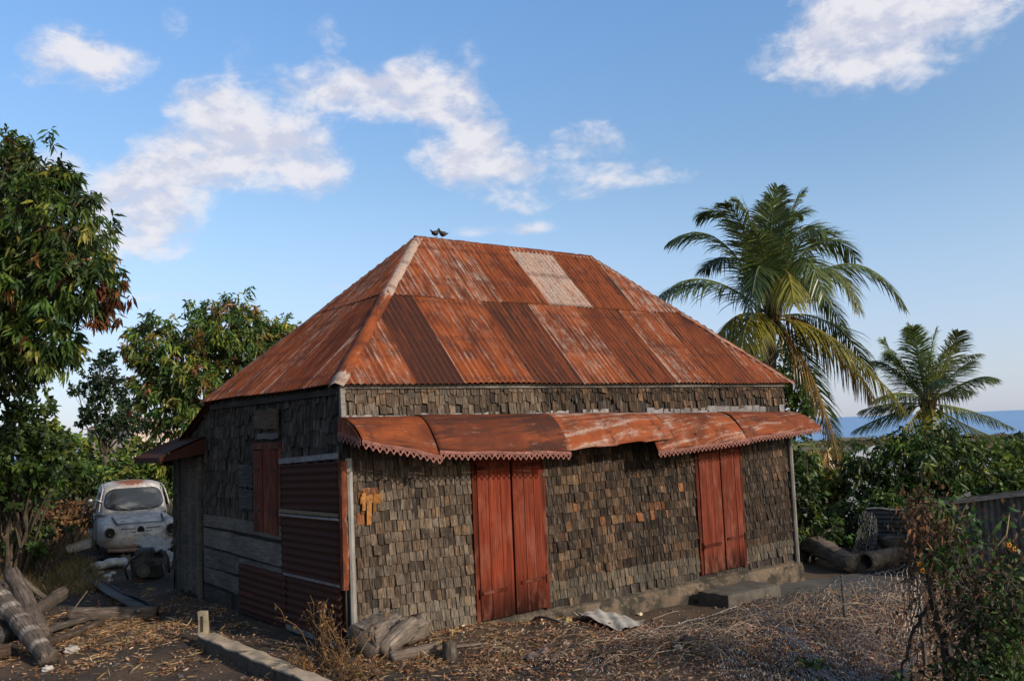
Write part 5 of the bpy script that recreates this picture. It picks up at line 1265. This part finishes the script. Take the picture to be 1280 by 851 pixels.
# ------------------------------------------------------------------ dry weeds and logs at the near corner
def weed(label, foot, n, hgt, spread_, group='dry weeds at the near corner'):
    t = thing('dry_weed', label, 'weed', foot, 0, group); mb = MB(); lp = []; ld = []
    for _ in range(n):
        b_ = np.array((rng.normal(0, spread_*.3), rng.normal(0, spread_*.3), -.03)); e = b_+np.array((rng.normal(0, spread_), rng.normal(0, spread_), hgt*rng.uniform(.45, 1.1)))
        pp = limb_path(b_, e, 7, .12); mb.tube(pp, np.linspace(.006, .0025, 7), 4, np.array((.20, .12, .06))*rng.uniform(.6, 1.2))
        for _k in range(12):
            i = random.randint(2, 6); lp.append(pp[i]+rng.normal(0, .012, 3)); ld.append(rdirs(1)[0]+np.array((0, 0, -.5)))
            if _k < 3: mb.tube([pp[i], pp[i]+unit(rdirs(1)[0]+np.array((0, 0, .6)))*.10], [.003, .0015], 3, (.18, .11, .06))
    mb.build('stem', DRYLEAF, t); mb = MB(); lp = np.array(lp); leaves_mesh(mb, lp, unitv(np.array(ld)), .045*rng.uniform(.5, 1.2, len(lp)), .022, leaf_cols(len(lp), [(.24, .13, .055), (.17, .08, .03), (.28, .18, .10), (.09, .055, .03)], (3, 3, 1.5, 1.5)), .4)
    mb.build('leaves', DRYLEAF, t); return t
weed('tall brown dry weed standing against the rusty side wall near the corner post', on_ground(402, 815), 16, .55, .14)
weed('dense rust-coloured dry weed at the foot of the corner post', on_ground(430, 832), 22, .42, .16)
weed('low dry weed between the broken wall and the logs', on_ground(400, 838), 16, .25, .16)
weed('brown dry weed creeping over the shingles behind the logs', on_ground(488, 786), 14, .28, .18)
weed('small dry weed at the bottom edge in front of the logs', on_ground(440, 850), 12, .16, .2)
timber('log', 'thick grey stump log lying against the near corner of the house', 'log', up_(on_ground(452, 822), .14), up_(on_ground(490, 800), .15), .15, .13, (1, .95), (.155, .125, .105), n=16)
timber('log', 'forked pale log end resting on the stump log', 'log', up_(on_ground(478, 822), .06), up_(pd(512, 782, 9.0), 0), .09, .10, (.95, .9), (.20, .16, .13), n=16)
timber('log', 'short cut log with its round end turned to the camera beside the wall', 'log', up_(on_ground(505, 808), .13), up_(on_ground(528, 800), .13), .125, .115, (.95, .95), (.19, .15, .12), n=10)
timber('log', 'slender branch lying in front of the stump log', 'log', up_(on_ground(488, 828), .05), up_(on_ground(545, 816), .05), .045, .05, (.9, .9), (.18, .135, .105), n=14)
timber('stump', 'dark rotten stub standing upright beside the slender branch', 'stump', up_(on_ground(562, 825), -.02), up_(on_ground(563, 823), .15), .075, .065, (.95, .95), (.065, .052, .042), n=6)
timber('log', 'thin split piece of wood lying behind the rotten stub', 'log', up_(on_ground(536, 815), .03), up_(on_ground(610, 806), .03), .022, .015, (1, .7), (.24, .18, .14), n=12)
# branch, sheet and small finds by the wall
timber('branch', 'forked dead branch lying along the footing between the doors', 'branch', up_(on_ground(660, 774), .03), up_(on_ground(712, 783), .04), .020, .014, (.9, .9), (.19, .15, .125), seg=7, n=14, bend=.12)
for k, (x0, y0, x1, y1, lab) in enumerate(((590, 812, 640, 802, 'thin brown stick in front of the first red door'), (655, 800, 690, 790, 'thin stick pointing at the white sheet'), (760, 800, 700, 812, 'short stick in front of the white sheet'), (640, 838, 690, 826, 'broken stick among leaves at the bottom of the yard'), (815, 775, 850, 766, 'brown stick lying near the footing of the far half'), (585, 765+20, 625, 788, 'stick lying at the foot of the first red door'), (195, 832, 235, 826, 'brown stick on the bare soil left of the low wall'), (150, 800, 190, 790, 'stick lying across the litter in front of the pale log'))):
    timber('stick', lab, 'stick', up_(on_ground(x0, y0), .012), up_(on_ground(x1, y1), .015), .011, .007, (.9, .9), np.array((.19, .14, .11))*rng.uniform(.7, 1.3), seg=6, n=10, bend=.08)
crumple('white_sheet', 'torn dirty white sheet lying flat before the footing', 'sheet', on_ground(765, 783)+uz*.05, [on_ground(722, 776)-on_ground(765, 783)+uz*.05, on_ground(775, 795)-on_ground(765, 783), on_ground(806, 783)-on_ground(765, 783), on_ground(758, 772)-on_ground(765, 783)+uz*.03], (.44, .41, .38), WHITE, .016, 5, 24)
timber('stick', 'reddish lath along the near edge of the white sheet', 'stick', up_(on_ground(724, 780), .02), up_(on_ground(778, 798), .02), .016, .014, (1, .8), (.20, .10, .065), seg=6, n=10)
for k, (x, y, r, c_, lab) in enumerate(((800, 769, .035, (.62, .55, .38), 'small pale yellowish lump against the footing right of the white sheet'), (709, 778, .06, (.28, .20, .09), 'rounded yellow-brown stone at the footing left of the white sheet'), (665, 826, .075, (.20, .14, .125), 'pinkish flat stone among the leaves in front of the first door'), (708, 806, .04, (.34, .27, .24), 'small pale stone in front of the white sheet'), (848, 812, .045, (.40, .38, .36), 'small pale stone by the netting'), (680, 818, .06, (.22, .16, .14), 'brownish stone just behind the pinkish flat one'), (862, 808, .09, (.06, .045, .038), 'dark clod half buried in the litter mound'), (880, 706+90, .05, (.22, .17, .15), 'brown stone on the litter below the doorstep'), (60, 838, .05, (.40, .36, .33), 'pale stone at the foot of the timber pile'), (90, 815, .07, (.42, .38, .35), 'white stone in the litter right of the pile'))):
    a = on_ground(x, y); lump('stone', lab, 'stone', a+uz*r*.4, (r, r*.8, r*.6), c_, STONE, 40+k, nz=.2)

# ------------------------------------------------------------------ right side: logs, shed, netting, vines
RX = lambda x, y, D: pd(x, y, D)
timber('log', 'long fallen trunk lying between the house corner and the netting roll', 'log', up_(on_ground(1012, 702, -.4), .34), up_(on_ground(1070, 716, -.4), .14), .15, .13, (.95, .95), (.165, .125, .095), n=24)
def hollow_log(label, p0, p1, r):
    p0, p1 = np.asarray(p0, float), np.asarray(p1, float); mb = MB(); n = 18; pts = [(p1-p0)*i/(n-1) for i in range(n)]
    mb.tube(pts, r, 20, (.16, .115, .085), cap=False, noise_=.05); mb.tube(pts[::-1], r*.78, 20, (.05, .035, .025), cap=False, noise_=.05)
    a_, b_ = mb.V[0][:20], mb.V[1][-20:]; d_ = [min(range(20), key=lambda j: np.linalg.norm(b_[j]-a_[i])) for i in range(20)]
    mb.add(np.concatenate([a_, b_]), [[i, 20+d_[i], 20+d_[(i+1) % 20], (i+1) % 20] for i in range(20)], (.15, .115, .09))
    o = mb.build('hollow_log', BARKY, smooth=False); o.location = tuple(p0); return tag(o, label, 'log')
hollow_log('hollow brown log with its open end facing the house', up_(on_ground(1084, 718, -.4), .20), up_(on_ground(1140, 708, -.4), .22), .14)
timber('log', 'dark twisted root piece resting on the hollow log', 'log', up_(on_ground(1108, 712, -.4), .40), up_(on_ground(1140, 708, -.4), .44), .12, .09, (.9, .9), (.09, .07, .06), n=16, bend=.2)
# ground rise under the logs
def add_bank():
    mb = MB(); pxs = [(985, 712), (1040, 718), (1100, 716), (1150, 712), (1230, 715), (1320, 720)]; rows = []
    for f_, dz in ((0, -.10), (.4, .02), (.8, .10), (1.4, .12), (2.4, -.1), (3.6, -.8)):
        row = []
        for x, y in pxs:
            p = on_ground(x, y, -.4); q = p+np.array((fw[0], fw[1], 0))*f_; row.append((q[0]+rng.normal(0, .05), q[1], max(gz(q[0], q[1]), -1.2)+dz))
        rows.append(row)
    return rows
# grey corrugated fence sheets
GREYTIN = plain_mat('grey_tin', .7, 9, .6, 1.25, (.06, .05, .045), .5, .7, metal=.1)
def tin_fence(name, label, cat, c0, c1, z0, z1, pitch=.076, horiz=True, col=(.085, .083, .082), group=None):
    c0, c1 = np.asarray(c0, float), np.asarray(c1, float); L = np.linalg.norm((c1-c0)[:2]); ud = (c1-c0)*np.array((1, 1, 0)); ud = ud/np.linalg.norm(ud); nd = np.array((ud[1], -ud[0], 0)); mb = MB()
    if horiz: corr_panel(mb, (0, 0, 0), ud, (0, 0, 1), nd, L, z1-z0, pitch, .010, col)
    else: corr_panel(mb, (0, 0, 0), np.array((0, 0, 1)), ud, nd, z1-z0, L, pitch, .010, col)
    o = mb.build(name, GREYTIN, smooth=True); o.modifiers.new('t', 'SOLIDIFY').thickness = .003; o.location = (c0[0], c0[1], z0); return tag(o, label, cat, group), ud, nd, L
p0, p1 = RX(1088, 690, 16.0), RX(1165, 690, 15.4)
ztop = RX(1090, 636, 16.0)[2]
o, ud, nd, L = tin_fence('tin_fence', 'grey corrugated tin fence sheet with a pale top rail behind the netting', 'fence', p0, p1, p0[2]-.5, ztop, horiz=True)
mb = MB(); mb.tube([(ud*L*t+np.array((0, 0, ztop-p0[2]+.5+.012*math.sin(t*9)))) for t in np.linspace(-.01, 1, 10)], .018, 7, (.30, .29, .28), noise_=.06); mb.build('rail', BOARD, o)
s0, s1 = RX(1192, 690, 13.4), RX(1330, 690, 12.6); zt0 = RX(1200, 623, 13.4)[2]; zt1 = RX(1330, 606, 12.6)[2]
shed = thing('shed', 'low dark grey tin shed with a pale flat roof edge at the right', 'shed', (s0[0], s0[1], gz(s0[0], s0[1])-.1)); so2 = np.array(shed.location)
ud = (s1-s0)*np.array((1, 1, 0)); SL_ = np.linalg.norm(ud); ud /= SL_; bk = np.array((-ud[1], ud[0], 0))
if bk@fw < 0: bk = -bk
hz0 = zt0-so2[2]; hz1 = zt1-so2[2]
mb = MB(); nn = 60
mb.grid(np.array([[ud*SL_*i/nn-bk*.008*math.sin(i*1.7)+np.array((0, 0, z)) for z in (-.6, hz0*.5, hz0+(hz1-hz0)*i/nn-.03)] for i in range(nn+1)]), (.105, .10, .098))
mb.grid(np.array([[bk*1.8*i/6+np.array((0, 0, z)) for z in (-.6, hz0*.5, hz0-.03)] for i in range(7)]), (.07, .072, .078)); mb.build('wall', GREYTIN, shed)
mb = MB(); o_ = -ud*.06-bk*.14; mb.box(o_+np.array((0, 0, hz0-.02)), ud*(SL_+.1)+np.array((0, 0, hz1-hz0)), bk*2.1+np.array((0, 0, -.95)), np.array((0, 0, .022)), (.20, .185, .175), .002); mb.build('roof', GREYTIN, shed)
mb = MB(); mb.box(o_+np.array((0, 0, hz0-.085))-bk*.012, ud*(SL_+.1)+np.array((0, 0, hz1-hz0)), bk*.012, np.array((0, 0, .06)), (.33, .29, .26), .002); mb.build('fascia_board', BOARD, shed)
for k, f_ in enumerate((.50, .78)):
    mb = MB(); mb.box(ud*SL_*f_-bk*.03+np.array((0, 0, -.3)), ud*.05, bk*.03, np.array((0, 0, hz0+.25)), (.055, .045, .04), .002); mb.build('batten', BOARD, shed)

# chicken-wire netting
WIRE = plain_mat('galvanised_wire', .6, 30, .7, 1.3, (.12, .08, .06), .5, .7, spec=.4)
def hexnet(mb, surf, ns, nt_, r, col):
    """hexagonal mesh mapped through surf(s,t); ns x nt_ cells"""
    def pt(i, j): return np.asarray(surf(np.clip(i/ns, 0, 1), np.clip(j/nt_, 0, 1)), float)
    segs = []
    for j in range(nt_):
        o_ = .5 if j % 2 else 0.0
        for i in range(ns):
            a_ = (i+o_, j+.0); b_ = (i+o_+.5, j+.33); c_ = (i+o_+1, j+.0); d_ = (i+o_+.5, j+1.0)
            segs += [(a_, b_), (b_, c_), (b_, d_)]
    V = []; F = []; n0 = 0
    for a_, b_ in segs:
        if rng.random() < (.10 if a_[0]/ns > .40 else .86): continue
        if ns > 50 and a_[1]/nt_ > .5 and rng.random() < .30: continue
        p, q = pt(*a_), pt(*b_); ax = q-p; l = np.linalg.norm(ax)
        if l < 1e-5: continue
        ax /= l; s_ = np.cross(ax, (.3, .5, .81)); s_ /= np.linalg.norm(s_); u_ = np.cross(ax, s_)
        for e in (p, q):
            for k in range(3): th = 2.094*k; V.append(e+(s_*math.cos(th)+u_*math.sin(th))*r*(1.45 if a_[0]/ns > .45 and ns > 50 else 1))
        for k in range(3): F.append([n0+k, n0+(k+1) % 3, n0+3+(k+1) % 3, n0+3+k])
        n0 += 6
    mb.add(np.array(V), np.array(F), col)
def curve_pts(lst):
    P = np.array(lst); d = np.concatenate([[0], np.cumsum(np.linalg.norm(np.diff(P, axis=0), axis=1))]); d /= d[-1]
    return lambda s: np.array([np.interp(s, d, P[:, k]) for k in range(3)])
top = curve_pts([up_(on_ground(722, 866), .03), up_(on_ground(752, 822), .06), up_(on_ground(800, 800), .07), up_(on_ground(868, 782), .07), up_(on_ground(925, 766), .08), pd(960, 763, 9.35), pd(996, 761, 9.2), pd(1048, 722, 8.9), pd(1062, 726, 8.75), pd(1100, 714, 8.5), pd(1124, 712, 8.25), pd(1145, 696, 8.0)])
bot = curve_pts([up_(on_ground(735, 885), .03), up_(on_ground(790, 885), .04), up_(on_ground(860, 895), .05), up_(on_ground(930, 900), .06), up_(on_ground(990, 905), .06), up_(on_ground(1060, 910), .06), up_(on_ground(1110, 905), .05), up_(on_ground(1135, 880), .05)])
nk = rng.uniform(0, 6, 8)
def netsurf(s, t):
    a_, b_ = top(s), bot(s); p = a_*(1-t)+b_*t; sag = math.sin(math.pi*min(1, t*1.05))
    p = p+np.array((0, 0, -.32*sag*s*(1-.3*t)))
    w = .06*math.sin(s*31+nk[0]+t*3)+.05*math.sin(s*17+nk[1]-t*5)+.03*math.sin(t*16+s*23+nk[2])
    p = p+np.array((fw[0], fw[1], .6))*w*(.25+sag)
    p[2] = max(p[2], gz(p[0], p[1])+.03+.03*math.sin(s*41+t*29)**2); return p
net = thing('wire_netting', 'sagging galvanised chicken wire fence slumped over the leaf mound', 'wire netting', on_ground(960, 800))
no = np.array(net.location)
mb = MB(); hexnet(mb, lambda s, t: netsurf(s, t)-no, 108, 25, .0022, (.36, .34, .315)); mb.build('mesh', WIRE, net)
mb = MB(); mb.tube([top(s)-no+np.array((0, 0, .01*math.sin(s*60))) for s in np.linspace(.22, 1, 110)], .004, 5, (.30, .29, .27)); mb.build('top_wire', WIRE, net)
for x, y, dd_ in ((1052, 722, 8.9), (1145, 694, 8.0)):
    a = pd(x, y, dd_); g_ = gz(a[0], a[1]); mb = MB(); mb.tube([np.array((a[0], a[1], g_-.2))-no, np.array((a[0]+.01, a[1], (a[2]+g_)/2))-no, a+np.array((0, 0, .03))-no], [.020, .018, .013], 7, (.12, .10, .085), noise_=.06); mb.build('stake', BARK, net)
a = on_ground(1080, 712, -.4); roll_ = thing('netting_roll', 'upright coil of rusty chicken wire between the fallen trunk and the hollow log', 'wire netting', (a[0], a[1], a[2]-.02))
hgt_ = .86
def rollsurf(s, t):
    th = s*2*math.pi*1.25; r_ = .13+.03*s+.03*math.sin(t*5+th); le = (t*.26)
    return (r_*math.cos(th)+CR[0]*(le-.12)+.02*math.sin(t*11), r_*math.sin(th)+CR[1]*(le-.12), t*hgt_*(1+.10*math.sin(th*2)))
mb = MB(); hexnet(mb, rollsurf, 22, 13, .0028, (.20, .19, .19)); mb.build('mesh', WIRE, roll_)
mb = MB(); mb.tube([np.array(rollsurf(0, t)) for t in np.linspace(0, 1, 14)]+[np.array((CR[0]*.20, CR[1]*.20, hgt_*1.05))], .007, 5, (.22, .21, .21)); mb.build('end_wire', WIRE, roll_)

# dry vine stems and twigs tangled over the mound and through the netting
mb = MB()
for _ in range(680):
    x = rng.normal(4.2, 1.9); y = -2.7+rng.normal(0, .9)
    if y > -1.25 or x < .6: continue
    hh_ = (.10 if rng.random() < .7 or x < 2.8 or y > -1.9 else .30)*rng.random(); a_ = rng.uniform(0, 6.28); L_ = rng.uniform(.15, .8); p = np.array((x, y)); pts = []
    for k in range(8):
        p = p+L_/8*np.array((math.cos(a_), math.sin(a_))); a_ += rng.normal(0, .45); pts.append((p[0], p[1], gz(p[0], p[1])+.02+.02*rng.random()+hh_*math.sin(k/7*math.pi)))
    mb.tube(pts, np.linspace(.0045, .002, 8), 4, np.array((.34, .25, .18))*rng.uniform(.45, 1.25))
tag(mb.build('brushwood', DRYLEAF), 'tangle of dry vine stems and twigs over the leaf mound', 'twigs', None, 'stuff')

# vine-covered dead bush, right foreground
D0 = 6.6
f0 = pd(1195, 860, D0-.1); foot = np.array((f0[0], f0[1], gz(f0[0], f0[1])))
bush = thing('vine_bush', 'tangled dead bush overgrown with brown and green vines in the right foreground', 'bush', foot)
def bp_(x, y, D): return pd(x, y, D)-foot
mb = MB(); DK = (.045, .035, .028)
for pts, r0, r1 in (([(1192, 870, 6.5), (1178, 800, 6.6), (1165, 750, 6.6), (1160, 715, 6.7)], .034, .018), ([(1185, 845, 6.5), (1205, 800, 6.5), (1215, 782, 6.5), (1250, 770, 6.4), (1300, 745, 6.3)], .028, .012), ([(1176, 800, 6.6), (1200, 782, 6.6), (1215, 784, 6.6)], .018, .016), ([(1165, 750, 6.6), (1140, 790, 6.7), (1125, 850, 6.7)], .013, .010), ([(1215, 780, 6.5), (1190, 750, 6.6), (1182, 735, 6.7)], .020, .010), ([(1160, 715, 6.7), (1150, 670, 6.8), (1160, 630, 6.9)], .014, .006), ([(1163, 730, 6.7), (1185, 690, 6.7), (1187, 655, 6.7), (1172, 668, 6.8)], .009, .005), ([(1240, 775, 6.4), (1260, 730, 6.5), (1245, 690, 6.6)], .010, .005)):
    P = [bp_(*q) for q in pts]; c_ = curve_pts(P); n = 16
    mb.tube([c_(t)+rng.normal(0, .006, 3) for t in np.linspace(0, 1, n)], np.linspace(r0, r1, n), 8, DK, noise_=.06)
for _ in range(90):
    s = bp_(rng.uniform(1135, 1290), rng.uniform(680, 850), D0+rng.normal(0, .25)); e = s+rdirs(1)[0]*rng.uniform(.12, .4)
    mb.tube(limb_path(s, e, 6, .3), np.linspace(.005, .002, 6), 4, np.array((.10, .075, .055))*rng.uniform(.5, 1.4))
mb.build('stem', BARK, bush)
mb = MB()
for _ in range(26):
    x = rng.uniform(1128, 1215); y = rng.uniform(612, 700); s = bp_(x, y, D0+.25+rng.normal(0, .15)); e = bp_(x+rng.normal(0, 16), y+rng.uniform(50, 130), D0+.2+rng.normal(0, .2))
    mb.tube(limb_path(s, e, 8, .3), .0032, 4, np.array((.17, .10, .06))*rng.uniform(.6, 1.3))
for pts in ([(1186, 740, 6.5), (1187, 690, 6.5), (1190, 657, 6.5), (1205, 662, 6.5)], [(1150, 735, 6.6), (1165, 695, 6.6), (1190, 672, 6.6)], [(1240, 690, 6.4), (1258, 668, 6.4), (1262, 640, 6.5)]):
    c_ = curve_pts([bp_(*q) for q in pts]); mb.tube([c_(t) for t in np.linspace(0, 1, 14)], .006, 5, (.26, .21, .11))
mb.build('vine', DRYLEAF, bush)
def puff_leaves(name, regs, L, Wd, pal, w, mat, droop=.4, hang=.3, sd=.2):
    mb = MB()
    for (x, y, rx, ry, n) in regs:
        q = rng.normal(0, .5, (n, 2)); P = np.array([bp_(x+a_*rx, y+b_*ry, D0+rng.normal(0, sd)) for a_, b_ in q])
        leaves_mesh(mb, P, unitv(rdirs(n)+np.array((0, 0, -hang))), L*rng.uniform(.5, 1.3, n), Wd*rng.uniform(.6, 1.2, n), leaf_cols(n, pal, w, .35), droop, .2)
    return mb.build(name, mat, bush)
BR = [(.13, .065, .032), (.085, .045, .028), (.19, .105, .05), (.05, .035, .025)]
puff_leaves('dry_foliage', [(1158, 655, 34, 56, 440), (1145, 645, 22, 40, 200), (1180, 690, 50, 50, 260), (1225, 740, 70, 70, 380), (1220, 800, 90, 70, 350), (1265, 700, 40, 50, 90)], .052, .022, BR, (3, 3, 1.6, 2), DRYLEAF, .5, .7)
GR = [(.035, .070, .018), (.055, .11, .022), (.085, .16, .030), (.022, .04, .014)]
puff_leaves('foliage', [(1172, 628, 34, 22, 80), (1205, 655, 34, 20, 60), (1240, 690, 40, 24, 50), (1180, 690, 26, 16, 110), (1255, 800, 44, 60, 950), (1270, 770, 30, 50, 500), (1235, 745, 40, 30, 120), (1130, 845, 20, 16, 40), (1270, 845, 40, 30, 450), (1220, 840, 50, 24, 320), (1180, 700, 30, 24, 120), (1268, 715, 26, 30, 80), (1200, 720, 50, 40, 80)], .058, .034, GR, (3, 4, 2, 2), LEAF, .35, .3)
puff_leaves('leaves', [(1207, 672, 8, 8, 5), (1215, 662, 18, 8, 5), (1224, 668, 8, 8, 4), (1262, 650, 16, 14, 6), (1275, 672, 14, 14, 5)], .10, .075, [(.06, .12, .035), (.08, .15, .05)], (1, 1), LEAF, .3, .4, .12)
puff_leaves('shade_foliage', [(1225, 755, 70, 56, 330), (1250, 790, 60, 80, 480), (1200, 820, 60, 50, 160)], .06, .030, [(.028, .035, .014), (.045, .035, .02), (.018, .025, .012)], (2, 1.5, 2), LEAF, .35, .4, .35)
FLW = plain_mat('orange_petal', .6, 20, .85, 1.15)
for (x, y) in ((1149, 705), (1153, 713), (1261, 681), (1268, 686)):
    mb = MB(); c_ = bp_(x, y, D0-.25)
    for k in range(5):
        a_ = 6.283*k/5; mb.sphere(c_+CR*.012*math.cos(a_)+CU*.012*math.sin(a_), .0085, 6, 5, np.array((.55, .22, .02))*rng.uniform(.8, 1.2))
    mb.build('flower', FLW, bush, True)
# tuft of green weeds by the lower edge
w_ = thing('green_weed', 'small bright green weed growing through the litter near the bottom edge', 'weed', on_ground(1015, 838)); mb = MB(); n = 70
leaves_mesh(mb, rng.normal(0, 1, (n, 3))*np.array((.07, .07, .01))+np.array((0, 0, .03)), unitv(rdirs(n)*.8+np.array((0, 0, .8))), .10*rng.uniform(.5, 1.2, n), .022, leaf_cols(n, GR, (1, 3, 3, .5)), .5); mb.build('leaves', LEAF, w_)

# ------------------------------------------------------------------ two birds on the ridge
def bird(label, x, rz, tailup):
    t = thing('bird', label, 'bird', (x, D/2, HR+.034), rz, 'birds on the ridge'); t.scale = (.38, .60, .50)
    mb = MB(); ty = .10 if tailup else .04
    mb.tube([(-.21, 0, .09+ty), (-.15, 0, .085+ty*.7), (-.10, 0, .095+ty*.2), (-.04, 0, .10), (.03, 0, .115), (.075, 0, .15), (.10, 0, .195), (.118, 0, .225), (.138, 0, .228), (.155, 0, .222), (.178, 0, .212)],
            [.012, .026, .042, .068, .072, .052, .030, .030, .027, .013, .002], 12, (.035, .033, .034), sq=None)
    mb.build('body', plain_mat('dark_feathers', .8, 20, .6, 1.5), t, True)
    for s in (-1, 1):
        mb = MB(); mb.sphere((-.035, s*.055, .115), (.095, .022, .05), 10, 7, (.055, .05, .05)); mb.build('wing', plain_mat('wing_feathers', .8, 30, .6, 1.5), t, True)
        mb = MB(); mb.tube([(.01, s*.022, .06), (.015, s*.022, .03), (.02, s*.024, 0), (.05, s*.026, -.003)], .006, 5, (.16, .06, .05)); mb.build('leg', IRON, t)
bird('dark bird at the left on the ridge with its tail cocked up', 2.39, R_(-12), True)
bird('dark bird at the right on the ridge, crouched beside the other', 2.50, R_(155), False)
